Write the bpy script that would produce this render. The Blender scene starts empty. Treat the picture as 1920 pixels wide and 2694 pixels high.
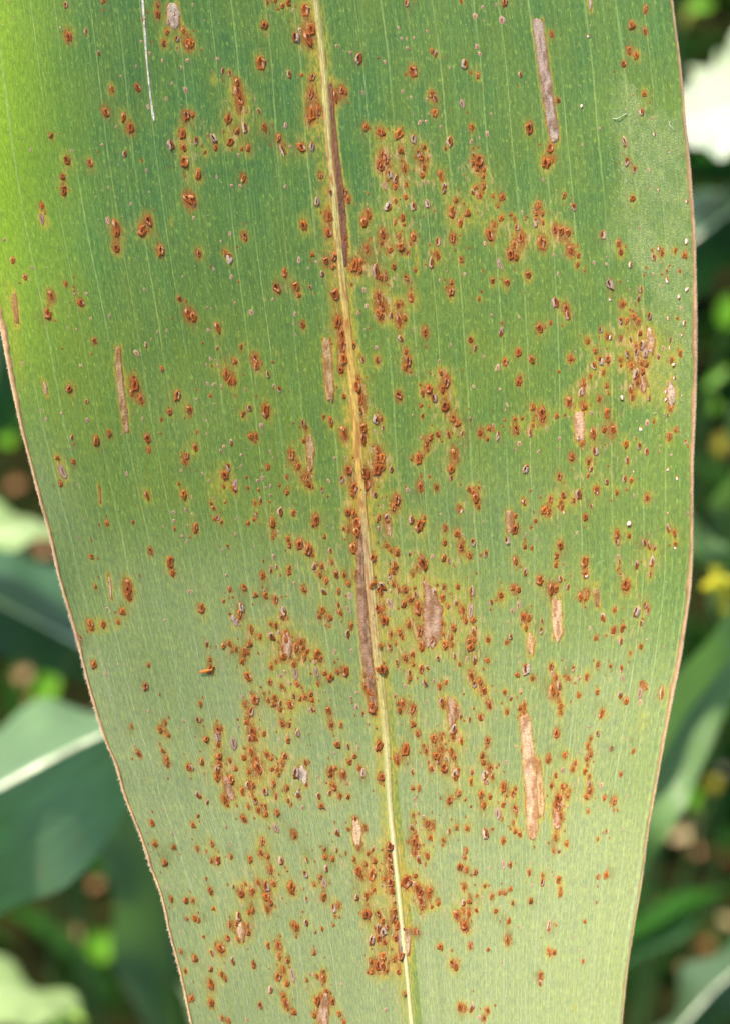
import bpy, math, random
import numpy as np
from mathutils import Vector, Matrix

# ------------------------------------------------------------------ camera, sky, sun, exposure
scene = bpy.context.scene
R = math.radians
COL = scene.collection
CAM = np.array((0.0, 0.0, 1.25))
PITCH = R(35)
FWD = np.array((0.0, math.cos(PITCH), -math.sin(PITCH)))
UP = np.array((0.0, math.sin(PITCH), math.cos(PITCH)))
RIGHT = np.array((1.0, 0.0, 0.0))
D0 = 0.30            # metres from lens to the leaf held in front of it
K = 5e-5             # metres on the leaf for one photograph pixel

cam_d = bpy.data.cameras.new('camera')
cam = bpy.data.objects.new('camera', cam_d)
COL.objects.link(cam)
cam.location = CAM
cam.rotation_euler = (math.pi / 2 - PITCH, 0, 0)
cam_d.sensor_width = 36
cam_d.lens = 36 * D0 / (2694 * K)
cam_d.clip_start = 0.01
cam_d.clip_end = 200
cam_d.dof.use_dof = True
cam_d.dof.focus_distance = D0 - 0.004
cam_d.dof.aperture_fstop = cam_d.lens / 4.0
scene.camera = cam

SUN_CAM = np.array((-0.36, 0.80, 0.30))          # towards the sun: right, up, towards viewer
L = SUN_CAM[0] * RIGHT + SUN_CAM[1] * UP - SUN_CAM[2] * FWD
L = L / np.linalg.norm(L)
world = bpy.data.worlds.new('World')
scene.world = world
world.use_nodes = True
wn = world.node_tree.nodes
sky = wn.new('ShaderNodeTexSky')
sky.sky_type = 'NISHITA'
sky.sun_disc = False
sky.sun_elevation = math.asin(L[2])
sky.sun_rotation = math.atan2(L[0], L[1])
wn['Background'].inputs['Strength'].default_value = 0.13
world.node_tree.links.new(sky.outputs[0], wn['Background'].inputs['Color'])
sun_d = bpy.data.lights.new('sun', 'SUN')
sun_d.energy = 4.6
sun_d.angle = R(0.5)
sun_d.color = (1.0, 0.93, 0.80)
sun = bpy.data.objects.new('sun', sun_d)
COL.objects.link(sun)
sun.location = (-2, 1, 4)
sun.rotation_euler = Vector(L).to_track_quat('Z', 'Y').to_euler()

scene.view_settings.view_transform = 'Standard'
scene.view_settings.look = 'None'
scene.view_settings.exposure = 1.6
scene.view_settings.gamma = 1.0
scene.view_settings.use_curve_mapping = False
scene.cycles.use_denoising = True
scene.cycles.max_bounces = 5
scene.cycles.adaptive_threshold = 0.03
# ---- rust pustules as seen on the blade: tile origin, then "x y length kind" in 1/3.248 tile pixels
TILES = {
(0,0): "75 10 30p 565 45 70f 885 5 60r 590 310 110d 735 265 60f 850 455 60f 515 235 40t 1165 570 60p 1350 45 50d 1350 120 80d 1230 165 35d 1490 120 60d 1440 190 90g 1510 80 90g 1430 270 50r 1570 260 60r 1405 370 80d 1515 330 60f 1605 370 100d 1210 355 40p 1285 460 70p 1390 520 50p 1555 580 60p 1605 520 50p 1590 770 70p 960 760 70d 1180 750 90d 1035 650 30t 1470 710 40t 1420 845 60t 910 960 110d 1060 1005 80r 1115 1095 100d 995 1085 50p 1595 990 100d 1560 1150 90d 1570 1260 70d 1465 1240 90f 1580 1390 120d 440 1165 60r 265 1280 50t 615 1290 50p 575 1370 110d 775 1395 100d 875 1235 40p 1065 1315 75f 1255 1460 60p 540 1510 60d 550 1610 50d 925 1600 40p 1265 910 70t 1210 1370 25d",
(500,0): "25 40 40p 660 15 60r 730 5 60r 795 50 60r 845 20 60r 880 90 60p 985 85 120d 640 215 90d 1030 260 110d 1015 340 160d 905 320 110f 940 260 80p 10 370 100r 610 540 120d 240 500 50p 280 605 70f 340 625 60f 850 635 80f 955 640 40r 405 710 70d 390 775 80g 415 790 110d 430 850 110d 430 905 90r 595 950 60f 20 980 60r 330 1010 130r 470 1095 120f 405 1130 80r 205 1180 120f 220 1260 70r 345 1210 100r 500 1275 80r 440 1270 40r 55 1205 80f 130 1300 55r 415 1325 50p 820 1070 90p 640 1090 120r 760 1185 70r 795 1285 130f 860 1250 50p 955 1260 110d 1045 1250 110f 1045 660 90d 1035 810 120d 1040 980 140d 1100 950 120r 1020 1030 60r 1245 830 110d 1300 775 80d 1330 790 50r 1475 795 60p 1255 395 60p 1375 450 50p 1440 500 110f 1500 1085 80r 1610 1130 80r 1610 1410 90d 75 1500 100r 230 1515 50t 460 1525 80d 430 1590 50p 360 1590 50p 815 1595 50p 1120 1505 60d 560 850 30t",
(1000,0): "225 30 80f 690 5 50r 1060 25 80d 810 140 80p 1040 175 110p 870 60 50t 990 40 40t 155 240 50p 400 270 50p 180 330 45p 225 330 40t 285 325 40p 235 415 60p 440 440 50r 475 460 80f 40 530 60p 280 610 100d 590 580 40t 720 550 100f 830 650 70d 825 400 70p 850 460 60p 885 180 30t 1195 640 60f 1460 295 55d 1520 860 50d 440 805 70d 470 845 80f 395 855 50p 470 965 90r 190 780 60t 700 885 100g 945 970 40t 20 1140 80r 160 1140 110r 285 1190 110f 180 1285 80r 325 1315 80f 350 1350 70r 400 1360 60r 375 1260 50r 430 1330 50t 590 1210 100f 555 1270 40r 780 1090 70r 915 1145 70p 845 1175 40t 775 1210 80p 795 1320 60f 845 1380 120d 790 1390 60r 825 1445 60r 885 1445 50r 20 1330 110d 50 1370 90d 10 1430 90d 80 1490 90f 130 1530 100f 205 1440 80d 370 1430 80r 355 1495 60r 515 1500 90r 545 1595 70f 410 1560 60p 365 1565 60p 220 1580 60r 125 1595 60r 40 1590 90g 880 1510 50r 880 1590 70r 815 1600 50r 1270 1090 120d 1450 1270 120d 1415 1390 100d 1470 1370 60r 335 1050 70p 390 1040 40p 520 1080 40p 260 830 40t 1385 1535 50t",
(1420,0): "900 85 70r 785 220 90r 895 265 70r 410 310 65w 760 430 70r 820 470 80r 715 550 70d 345 735 30p 355 910 55w 510 1095 40p 895 805 70r 790 725 30t 870 955 90f 965 1010 45p 975 1150 50w 725 1215 110f 1105 1300 55w 745 1385 90f 805 1450 80f 930 1450 50t 360 1235 40t 730 935 30t 915 1600 40p 1010 1615 40w",
(0,500): "550 20 80d 360 140 60d 360 250 110g 40 425 50p 115 600 70r 220 745 60r 275 665 50p 565 800 55r 440 905 100d 410 1060 120d 640 875 60f 740 885 50p 695 965 80d 775 1095 40t 940 1080 60p 655 1195 55p 535 1355 25d 810 1295 75d 1535 925 50d 1235 850 50t 1170 1395 80p 1250 1325 60f 1300 1275 40p 1345 1215 45p 1425 1200 45p 1385 1530 60r 1140 1610 60d 195 1480 50t 690 1500 40t 1120 120 60p 925 265 90g 1000 320 140d 1000 370 80d 1000 500 90d 1270 265 110d 1215 350 110d 1375 520 120d 1605 80 110d 1560 740 30t 1610 1060 100d",
(500,500): "20 90 110d 35 240 60p 1085 100 110f 1200 20 60d 1320 20 90d 1350 80 70d 970 300 110d 1185 230 120d 1185 365 90d 1320 410 90d 1520 200 100r 1490 280 90r 1510 500 120r 345 375 60t 265 435 35t 470 395 80d 80 545 90d 300 540 60r 345 585 110f 205 675 60t 355 745 60p 930 600 75p 1045 550 50r 1080 620 55p 1160 610 80d 1235 575 90r 1225 655 50r 1010 670 40t 1130 720 65f 810 710 90d 740 835 100d 905 830 110d 930 900 60r 1030 830 50f 710 935 40p 625 925 30p 385 965 35p 525 1045 75p 150 1005 30p 185 1010 30p 35 1085 100r 240 1180 110d 160 1200 50p 900 1060 70p 880 1140 30t 965 1155 70d 905 1235 30t 235 1350 50f 440 1335 45r 385 1465 70r 560 1440 110d 570 1510 80d 310 1575 100r 380 1615 40r 140 1495 45p 240 1500 60p 665 1580 70f 710 1470 30r 1240 905 130d 1265 1130 130d 1300 1230 110d 1310 1330 120d 1310 1450 110d 1290 1540 80d 1400 650 120d 1460 630 90r 1450 690 60r 1380 810 50r 1395 1330 80r 1475 1450 70f 1590 1350 50p 1600 1450 80d 1485 860 70p 1510 990 65p 1590 700 150f 1610 920 120d 1610 1060 90r 1440 1050 50p 1435 1610 40d 1490 1190 30t 175 1440 50t",
(1000,500): "65 150 110f 130 90 60r 215 60 60r 280 140 100f 405 120 90f 190 230 70r 125 280 60r 205 295 40r 645 90 50r 610 190 110d 745 200 80r 685 280 80r 850 50 70d 790 20 60f 545 15 60f 960 50 50r 1040 60 80r 1000 140 40r 1210 190 55p 1030 240 60r 970 295 60r 1110 210 40r 1145 240 40r 935 385 130d 895 455 75p 1350 130 90r 1320 160 60f 1330 200 50r 1380 205 50r 1330 280 90f 1390 285 50r 1170 320 60f 1200 410 130d 1145 465 70r 1110 545 100d 1160 570 70r 1380 450 120d 1490 340 90d 1540 360 110d 1600 370 80d 1615 510 70d 1570 50 70d 1530 195 30t 20 380 100d 10 450 60r 160 395 60r 285 400 90r 175 490 100r 85 510 70r 230 530 50r 255 455 40r 620 415 100d 490 445 100f 485 565 80d 435 625 130f 115 655 80r 690 595 60d 1015 635 110g 720 720 55p 570 695 30p 505 770 40t 605 790 60r 605 875 80d 955 780 75d 1080 795 80d 1260 730 80d 1515 715 60p 1480 555 50t 300 685 40d 220 750 70d 45 755 60d 5 745 60r 120 755 50t 260 920 110d 150 980 70d 185 970 40r 15 1000 120d 15 1070 80r 90 1070 60f 160 1120 110d 210 1090 70r 840 930 45r 950 1070 50p 380 1210 90d 175 1270 70f 1030 1220 110f 1035 1140 40r 1185 1085 35t 1495 960 100f 1585 1010 80d 1600 1070 110f 1360 1190 110d 1450 1135 45r 770 1280 70d 810 1350 60f 600 1325 60p 885 1430 50p 1000 1520 80p 1065 1470 80d 1175 1390 80d 1295 1450 80r 215 1380 70r 235 1470 120d 210 1520 60r 260 1555 30r 500 1460 45p 515 1560 60d 565 1605 70d 1190 1605 50d 1525 1550 40r 1615 1440 60d 65 930 40t 285 1190 30t",
(1420,500): "290 145 80f 540 385 100f 790 70 80r 845 325 40p 1005 10 40p 1255 100 50w 670 455 60r 690 530 70d 265 515 80d 330 560 45r 320 640 55r 460 620 50p 565 630 50p 565 575 30p 770 645 85w 1015 500 70w 1040 530 70r 970 575 75f 1155 515 60r 1250 445 90w 1240 555 70r 1030 620 30t 965 720 40p 1080 695 45f 1085 770 80w 1190 695 35r 600 810 110f 1025 810 40p 765 850 40p 860 850 75f 840 930 70f 595 935 60w 710 975 70d 1255 850 60w 1185 915 60w 1205 1010 60p 690 1115 80f 740 1125 60r 800 1080 80r 840 1125 70r 935 1080 90f 1095 1100 70w 1175 1095 40r 1230 1140 80w 520 1195 70f 570 1250 60d 600 1265 70w 690 1270 60d 775 1275 70f 855 1230 50r 930 1200 70w 945 1280 110g 870 1330 90f 815 1325 40r 825 1385 80f 745 1400 90f 900 1400 90f 940 1370 40w 1055 1350 70p 1110 1280 60f 1108 1345 55w 1210 1240 60w 1200 1395 60r 1010 1425 60f 1120 1455 60r 1140 1495 50w 410 1290 70r 470 1375 60r 300 1380 35t 260 1440 65r 520 1460 90f 580 1450 80d 460 1500 90f 685 1450 50r 690 1500 40r 780 1500 90r 820 1580 120f 910 1500 60r 875 1550 70r 865 1480 50r 430 1590 60r 540 1560 50r 1145 1610 50w",
(0,1000): "595 80 85d 745 185 50f 355 260 60t 530 285 40p 395 335 50p 750 345 60p 1150 50 110d 1130 110 60r 1205 160 90d 1225 330 60p 1380 340 40r 1450 275 70r 1515 135 120d 1615 255 60d 935 455 70r 830 530 100r 615 490 60f 605 585 35t 495 660 50r 535 780 150g 520 890 50r 630 700 50r 660 895 30t 1040 465 35p 1260 495 90d 1275 600 55r 1085 800 70t 1260 990 85d 920 1220 55r 1140 1210 40r 1285 1460 75d 785 1510 60r 1460 1550 90r 1600 650 80d 1575 700 60r 1550 775 50p 1530 885 40r 1575 980 110r 1590 1110 60p 1485 1130 45p 1490 1205 50p 1495 1275 45r 1395 1250 30t 1560 1330 50p 1600 1380 50p 1610 1240 40p 720 1190 30t 680 1345 30t",
(500,1000): "345 10 90r 380 15 60d 150 30 60t 200 40 60t 270 50 45p 180 130 40r 210 210 40p 60 165 40p 475 80 50p 765 80 60f 715 45 40p 510 240 70f 455 290 60d 650 260 120d 610 390 80p 5 260 60d 140 345 35t 60 445 50r 145 460 30t 45 575 80d 525 480 80r 570 480 50r 355 535 60f 290 570 50p 265 605 50p 440 640 40p 685 610 45p 710 665 35p 330 745 90f 300 810 90d 390 890 100g 385 930 80d 290 910 50r 440 735 40p 485 830 30r 495 915 40r 665 745 60r 620 840 60p 580 865 60p 110 800 40p 165 860 40p 690 905 50p 645 920 40p 590 935 30r 765 900 35r 825 830 45r 830 960 60r 690 985 50p 205 1010 40p 300 1045 40r 185 1055 40d 205 1095 45d 605 1025 70f 555 1050 50r 570 1145 60f 550 1190 40r 500 1220 40r 240 1180 50f 270 1215 45r 210 1190 40r 400 1185 45p 15 1000 50t 20 1145 40p 775 1130 90f 885 1135 55r 925 1130 30p 710 1230 100r 755 1300 50p 710 1345 55r 50 1270 90r 390 1320 50p 325 1425 60f 280 1450 40p 550 1425 30t 835 1360 45r 850 1410 65d 935 1400 90d 1015 1455 120r 1050 1490 60r 715 1510 90p 695 1600 70p 740 1600 50f 850 1610 60r 970 370 80f 990 400 50r 970 520 60r 870 640 110d 925 740 80r 990 835 100d 1045 825 40p 1010 880 80r 1050 920 40r 1130 940 60f 1185 860 60p 1205 365 90r 1145 315 40r 1320 460 140d 1360 775 110d 1300 850 80f 1240 670 55p 1330 660 50p 1405 920 100d 1395 980 60r 1315 140 50d 1430 60 150d 1450 170 140d 1455 260 80d 1480 420 110d 1480 510 110d 1495 800 160d 1505 900 130d 1080 1190 110d 1050 1240 40r 1150 1340 50r 1350 1130 80d 1400 1140 90r 1430 1230 110d 1430 1300 90r 1355 1280 60r 1310 1270 50r 1200 1460 60f 1400 1440 90r 1210 1560 60r 1060 1600 70f 1130 1590 60r 1560 1520 100d 1590 340 100f 1580 440 60p 1595 600 80d 1600 680 90d 1590 770 110d 1580 985 60f 1605 1190 80r 1610 1270 70p",
(1000,1000): "20 410 60f 155 130 90d 360 110 80r 415 80 80d 460 155 100f 350 215 40r 560 30 130d 530 80 80r 555 230 110d 620 330 90r 660 370 90r 765 335 45f 275 300 25p 360 300 40r 10 330 50r 430 490 80d 490 465 60d 580 465 70d 345 500 35p 395 540 50d 400 590 60r 695 455 60f 850 450 80d 930 415 50r 965 390 50p 1005 480 120f 915 510 40r 1020 80 40p 795 60 50p 1080 210 55t 1070 260 40p 1180 20 70d 1145 335 55r 1210 330 40r 1160 420 90d 1300 235 80r 1300 380 50r 1275 455 80f 1380 280 110d 1385 330 90r 1505 305 60r 1575 295 30r 1610 190 100d 1610 320 40p 1425 415 50p 1185 545 70p 1155 600 40p 1530 500 60p 1530 585 50p 1350 610 40p 320 680 100d 350 645 50r 265 675 40r 630 640 120d 605 760 80r 600 835 70f 95 765 70f 20 670 120r 10 750 80r 420 825 30r 340 910 100d 480 915 70d 235 935 60p 1240 760 100f 1530 825 75d 140 1030 110d 115 1090 90r 760 930 60r 835 920 50r 800 960 60r 820 1010 90r 835 1080 50r 675 1095 70d 690 1120 60w 515 1145 40p 60 1190 100f 265 1195 90f 335 1240 110d 375 1175 60r 550 1265 70d 660 1310 80r 700 1320 30p 880 1215 35p 1230 1045 70d 1215 1035 60w 1455 1015 70d 1565 985 70d 1540 1035 40r 1400 1110 100r 1440 1120 70d 1550 1085 50d 1570 1130 50w 1325 1200 60r 1150 1270 100d 1155 1160 40r 1240 1320 60p 1085 1375 90f 1330 1365 40p 1485 1240 30p 1535 1410 80d 1235 1430 50r 1295 1435 40r 1505 1500 60d 1500 1580 50r 1155 1550 80d 1240 1615 50p 550 1390 70r 690 1430 90d 795 1390 90f 760 1500 70r 900 1485 80f 855 1500 30r 540 1530 80r 590 1545 60f 250 1485 50f 445 1510 50p 360 1560 140d 310 1600 60r 145 1480 70r 50 1410 60r 90 1450 60r 125 1590 100r",
(1420,1000): "370 30 90r 350 100 100f 565 50 70r 505 160 70d 375 230 80r 575 280 80r 440 280 50p 700 155 70w 775 80 80f 830 20 70r 870 60 80f 790 150 80r 930 155 60f 1070 95 60w 1120 70 120g 1075 170 60w 1125 160 110g 1110 250 60r 1085 300 40f 1215 135 30w 455 460 90d 545 430 80r 620 430 100d 320 500 40w 355 540 60r 860 420 70w 915 365 90p 970 355 50r 1105 490 80r 1160 425 45r 1245 530 50f 735 550 80r 850 565 70f 910 610 80f 1025 560 30t 1020 605 30t 1120 640 40t 475 610 90f 415 695 60d 270 660 75d 435 760 60f 410 815 45r 745 690 75f 720 845 75f 780 855 50r 800 780 35w 1090 765 50w 1170 840 60w 570 870 65f 480 935 70d 490 955 50w 655 970 60r 805 990 50t 915 1005 80d 330 980 90f 290 1030 70r 440 1080 60f 385 1175 65d 760 1230 75w 760 1330 55r 660 1320 80d 660 1385 60f 315 1305 40t 1090 1140 40p 1095 1270 80f 1150 1310 80r 1160 1395 45r 1155 1435 40w 890 1390 70f 930 1415 70f 980 1435 60f 380 1550 100d 670 1510 60p 675 1550 60f 825 1580 80f 955 1560 110f 1265 1140 60p",
(0,1500): "820 145 55r 1100 120 90d 1100 170 90d 1105 215 90r 915 330 40p 1055 350 80r 1015 440 70r 780 475 90r 885 465 75r 690 580 80f 1475 25 75r 1410 430 40p 1620 180 40p 805 805 75r 910 890 60t 1015 805 40t 1270 815 45r 1245 995 90d 1130 1340 50r 1415 1305 60r 1370 1365 75r 1440 1410 50r 1270 1205 40p 1570 1290 50p 1535 1350 40t 1155 1500 40p 1185 1570 70d 1395 1540 75r 1430 1620 60r",
(500,1500): "620 50 70d 315 45 45p 690 5 60f 845 20 60r 465 150 80r 340 165 45r 560 215 55r 650 215 65r 735 250 85d 290 265 45r 895 110 40p 975 165 75d 15 185 50p 635 175 30p 100 330 100d 440 320 100f 425 385 80r 430 470 40p 805 355 90f 785 400 60d 1110 40 60r 1165 95 70r 1250 40 70d 1315 40 60d 1065 10 50p 1145 185 70f 1270 185 60r 1355 120 60r 1130 340 90r 1195 410 80r 1110 395 50r 1270 300 55r 1285 365 50d 1345 325 50p 1380 350 40p 1365 220 90t 1435 40 90d 1560 125 80r 1600 330 110d 1610 170 70d 1380 480 70r 1350 550 85f 525 515 90r 600 565 75r 705 570 85f 735 475 70r 690 460 40r 510 635 75r 340 620 80r 290 650 55r 395 675 50r 465 695 75r 495 710 40r 145 630 65f 615 715 35t 825 540 90d 760 530 50p 820 590 70r 790 670 60r 800 740 90r 905 670 80r 945 610 70r 965 660 50r 1000 690 60r 980 745 60r 1090 715 90r 1115 760 70r 1065 785 60p 735 785 60r 700 825 70r 450 780 65r 170 760 55r 175 850 100d 500 910 100d 885 805 70r 900 880 140g 780 905 60p 815 870 50p 685 960 65d 785 985 70r 860 970 60p 915 975 60r 1080 870 120g 1090 970 55r 1150 880 60r 1200 915 80r 1260 870 60r 1330 865 90d 635 1050 40r 670 1110 50d 725 1090 60r 715 1150 60r 770 1140 70f 775 1190 60r 560 1110 85d 455 1080 50p 470 1150 55d 445 1205 40t 530 1210 85f 510 1250 55r 885 1075 60f 860 1150 100d 940 1105 60r 980 1080 50r 1035 1060 50r 1045 1110 60r 1155 1035 40p 1215 1040 30p 1195 1105 40p 1040 1195 65f 1185 1205 95d 1205 1325 65d 1290 1325 65r 90 1145 65r 75 1280 65f 485 1300 60r 420 1330 45p 785 1315 70d 850 1320 50d 920 1395 90f 240 1370 80d 270 1350 60r 240 1430 90f 245 1490 60r 140 1450 80r 375 1480 140g 540 1380 90d 555 1430 90r 590 1350 50p 635 1395 60r 510 1435 60f 840 1455 60r 835 1415 40p 760 1450 40t 1070 1390 40t 1265 1490 75r 1350 1510 75f 1435 1515 60p 1235 1565 40t 1405 1590 60r 250 1595 75r 520 1550 90r 460 1600 50r 560 1610 50r 655 1575 60d 700 1610 40r 810 1590 85d 1615 1500 90d 1420 1170 75p 1475 1230 55f 1375 1090 40p 1425 1050 50p 1545 1040 120r 1500 1000 60d 1555 1180 110d 1540 900 110r 1495 900 60r 1240 700 60p 1385 690 50p 1610 850 60d 1620 650 60r",
(1000,1500): "110 20 60r 80 50 60f 115 120 60r 155 170 50d 215 170 70d 275 40 55r 20 140 100f 5 180 60d 85 180 60p 305 210 60f 260 250 50d 295 150 30r 80 285 120p 65 280 50r 200 300 70r 10 335 60r 75 390 30p 35 430 90d 245 470 75r 90 545 65d 165 530 90r 185 570 50r 80 655 70f 130 630 35r 390 130 80f 540 145 55r 460 190 90f 535 235 60r 610 235 40p 660 145 75r 780 185 110f 320 330 120d 645 280 60f 580 310 45r 700 345 80r 770 345 130g 730 435 65r 795 425 60r 525 450 50r 625 500 75r 800 525 85f 335 530 100d 440 590 90d 350 650 90r 540 545 45r 550 640 90r 610 580 60r 610 635 55r 760 605 50r 800 595 60r 770 660 80r 630 735 65f 920 595 70d 1075 615 55r 1110 570 65f 1090 440 45t 280 715 60r 215 745 80r 280 805 60r 350 850 85d 405 835 40f 145 785 60f 170 840 40p 250 880 75f 250 930 50r 490 755 65f 740 755 60p 805 770 85f 920 770 60r 675 800 55r 625 850 35t 210 990 60p 380 970 75f 455 945 45p 505 995 80r 560 960 65r 775 900 100d 805 980 70f 855 955 80r 885 1040 90d 135 1070 45p 390 1130 45t 190 1140 75d 150 1140 40r 165 1200 65r 275 1190 110d 520 1125 75f 530 1150 60r 640 1180 70d 685 1250 60f 660 1190 60p 760 1275 65f 930 1155 85d 855 1260 75d 1065 1040 55r 1115 1095 60f 1080 1215 55r 990 1270 35t 280 1320 65r 320 1400 60d 460 1440 100r 520 1440 55r 625 1370 110f 625 1420 60r 690 1465 75d 370 1500 45r 390 1545 60d 210 1540 130d 135 1610 60d 485 1590 100r 520 1535 60r 600 1545 70r 555 1485 30r 630 1600 60r 560 1610 60p 915 1455 90d 870 1590 75r 1160 1510 40p 1240 20 75f 1360 90 90d 1460 170 110d 1500 160 60r 1535 75 65f 1600 145 60f 1130 155 75r 1180 170 65r 1030 215 85d 945 275 65f 1180 300 90p 1130 350 90p 1220 400 80d 1270 405 80r 1385 440 60f 1245 495 65r 1375 520 85f 1535 525 60r 1180 745 40p 1180 790 40t 1245 850 110f 1175 895 50r 1300 925 60d 1460 825 70d 1465 880 70p 1500 920 60d 1600 925 45r 1530 990 90f 1470 1030 110d 1515 1060 60r 1200 1030 50t 1230 1155 75r 1190 1180 45r 1220 1220 50d 1540 1160 65r 1540 1215 60r 1505 1400 100d 1580 1580 65r 1435 1610 60r 20 850 110d 5 1500 80d",
(1420,1500): "385 35 65d 395 50 50w 690 40 50f 735 130 110d 940 35 75f 345 230 90r 410 195 70d 385 245 40r 635 340 50r 540 405 75f 825 355 100f 900 300 75f 920 350 80f 865 455 60f 475 580 65r 625 515 70d 705 495 65r 690 610 80f 425 495 50t 910 595 35p 860 655 65r 770 710 55r 1055 655 35t 490 805 60d 600 820 45r 285 845 65f 695 845 65f 335 930 80p 400 915 65d 710 925 70p 860 960 40r 905 1000 60r 855 1050 120g 855 1130 75p 1040 1055 120f 685 1070 65f 740 1120 65r 330 1070 60r 490 1040 50r 525 1225 80d 620 1230 30t 415 1345 40p 495 1400 55f 430 1435 40r 410 1500 65r 615 1525 65f 795 1550 50r 430 1575 60r 400 1610 50r 725 1440 40t",
(0,2000): "1435 30 70r 1610 60 60d 1400 435 35p 1300 540 65d 1255 615 45p 1475 625 55p 1330 715 65r 1490 740 50r 1410 880 80r 1430 1090 60t",
(0,2344): "1470 70 55d 1590 85 75r 1600 240 40r 1550 350 40t 1550 520 50r 1585 680 50d",
(500,2000): "10 65 70f 105 20 70r 250 30 80d 235 90 90f 235 145 90r 390 75 65r 505 100 60r 340 5 50r 355 175 90r 580 60 150d 500 220 90f 540 220 60r 450 265 75r 700 75 50r 745 80 50r 790 30 60r 760 125 55r 715 200 65r 735 310 60r 645 270 75f 75 300 75f 150 360 55f 295 335 90d 325 300 50r 320 380 40r 560 345 70f 500 400 60r 585 425 65d 645 395 50d 650 460 65r 460 500 75d 745 450 70r 735 580 110g 70 475 40r 30 550 80r 310 570 60p 345 720 60t 905 110 100f 985 20 60d 995 205 55r 835 245 65r 920 295 65f 945 320 55f 935 250 50p 840 345 50r 965 410 55p 905 530 55p 890 640 90r 1085 140 60t 1200 90 75r 1200 130 60r 1240 70 40r 1310 125 85d 1365 15 50r 1230 230 90d 1190 280 60f 1100 310 75f 1280 310 65r 1350 315 50r 1125 390 65r 1480 115 100f 1445 65 45r 1410 505 65d 1350 590 40r 1495 580 65d 1440 750 65r 1260 620 75f 1620 150 60d 620 700 90d 610 790 70d 670 830 55r 515 850 75r 660 640 30p 780 865 85f 190 715 75d 65 760 60r 130 795 50t 185 865 60r 240 855 80d 355 830 55r 690 945 90r 140 1015 40r 370 1080 45f 475 1060 50r 175 1110 50d 440 1130 60d 585 1040 65r 660 1080 100f 720 1055 65r 540 1110 50r 865 1080 100r 1000 855 75f 990 975 80f 1150 765 45r 1150 830 50r 1220 850 60r 1250 770 70f 1330 800 35r 1165 930 70f 1300 880 40t 1115 1000 60r 1150 1050 110g 1065 1065 45r 1400 845 55r 1520 800 45d 1560 760 65f 1500 890 65r 1575 865 60r 1440 950 110r 1465 1000 60r 1555 980 130d 1570 1105 55r 1005 630 40t",
(500,2344): "30 80 60r 180 10 45d 440 25 75d 530 15 60r 660 50 90r 690 100 70r 660 160 70d 205 150 45r 40 230 65r 75 250 45r 500 185 50r 540 165 60r 415 220 90f 400 280 60r 340 285 65d 495 300 60r 500 360 70r 325 405 75r 410 415 45r 120 390 40r 265 490 100d 190 530 80f 45 580 75r 370 600 70f 545 630 75d 180 675 50r 270 710 65r 300 750 60r 180 800 110r 15 920 80r 185 955 75d 275 1090 65r 335 1115 60r 600 980 70d 690 850 85f 795 890 50r 820 955 85d 835 1010 50r 895 1035 55r 760 465 90d 670 465 60r 765 565 65r 835 600 50d 755 735 85d 800 670 60d 875 720 150g 830 790 50r 875 5 60r 1000 75 65f 930 180 40t 910 310 80d 880 285 40r 995 275 75f 1130 325 45r 1075 355 30r 1225 295 45r 1060 530 70r 1145 50 80r 1230 150 100f 1270 120 60r 1140 690 50d 1145 750 65d 1000 765 55r 1055 710 40p 1085 730 40d 1020 705 40p 1295 795 45t 1170 860 45d 1090 940 110r 1130 900 60r 1220 940 65d 1060 1060 60r 1275 1050 70r 1320 1120 50r 490 1100 60p 1425 60 75f 1505 45 85d 1510 200 100d 1605 195 65d 1550 420 90f 1610 400 70d 1545 610 55r 1550 690 65d 1605 640 100d 1560 130 40t 1610 320 80f",
(1000,2000): "145 10 65d 20 150 75d 275 100 65f 330 245 60r 275 240 40r 295 335 55p 280 185 40t 300 380 40t 345 355 30t 440 70 65d 490 10 60f 545 70 90d 640 130 110f 660 90 60r 775 185 65r 780 105 40r 670 285 70r 590 345 80d 725 340 35r 490 280 30t 880 15 55r 940 70 65d 895 130 110f 910 185 80p 960 140 50d 860 290 75r 885 385 80r 940 315 50r 1045 235 100d 1070 20 60p 1135 285 75d 1155 240 40r 1050 380 50r 1150 415 85d 1005 455 110g 1040 500 40d 1135 530 45d 280 470 60r 370 485 45p 270 575 75f 400 545 75d 445 570 60d 345 590 40p 430 660 75r 310 650 40r 285 690 80d 315 730 65d 295 790 65d 330 850 80f 400 815 75r 540 680 60r 585 610 75f 650 580 55r 745 580 70r 900 630 120f 955 585 35r 1050 690 70r 1150 610 55r 1190 635 50d 735 775 60d 720 830 40r 680 910 75d 735 935 65r 810 960 60d 1050 890 100g 1110 895 50d 1290 880 40t 1270 960 65d 1290 1070 40t 1385 1045 85f 1385 985 45r 1435 920 35t 715 1085 60d 890 1075 50r 1110 1100 45r 225 1040 110d 300 985 55r 290 1060 80p 315 1090 90d 425 1110 60r 85 740 100d 80 830 90d 95 930 110d 90 1050 110d 100 1110 80d 35 1015 60r 15 1075 45p 1430 10 50d 1305 665 50f 1460 215 50d 1555 225 55d 1500 130 60d 1555 90 75p 1600 310 50d 1520 325 90d 1545 380 70p 1510 400 90d 1540 470 80r 1490 520 120p 1520 560 80f 1500 660 80r 1590 715 50d 1475 775 55r 1525 780 40f 1475 985 35t 1525 1020 65r 1535 1110 50r 935 920 40t 1600 400 40p 1620 255 45r",
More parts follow.
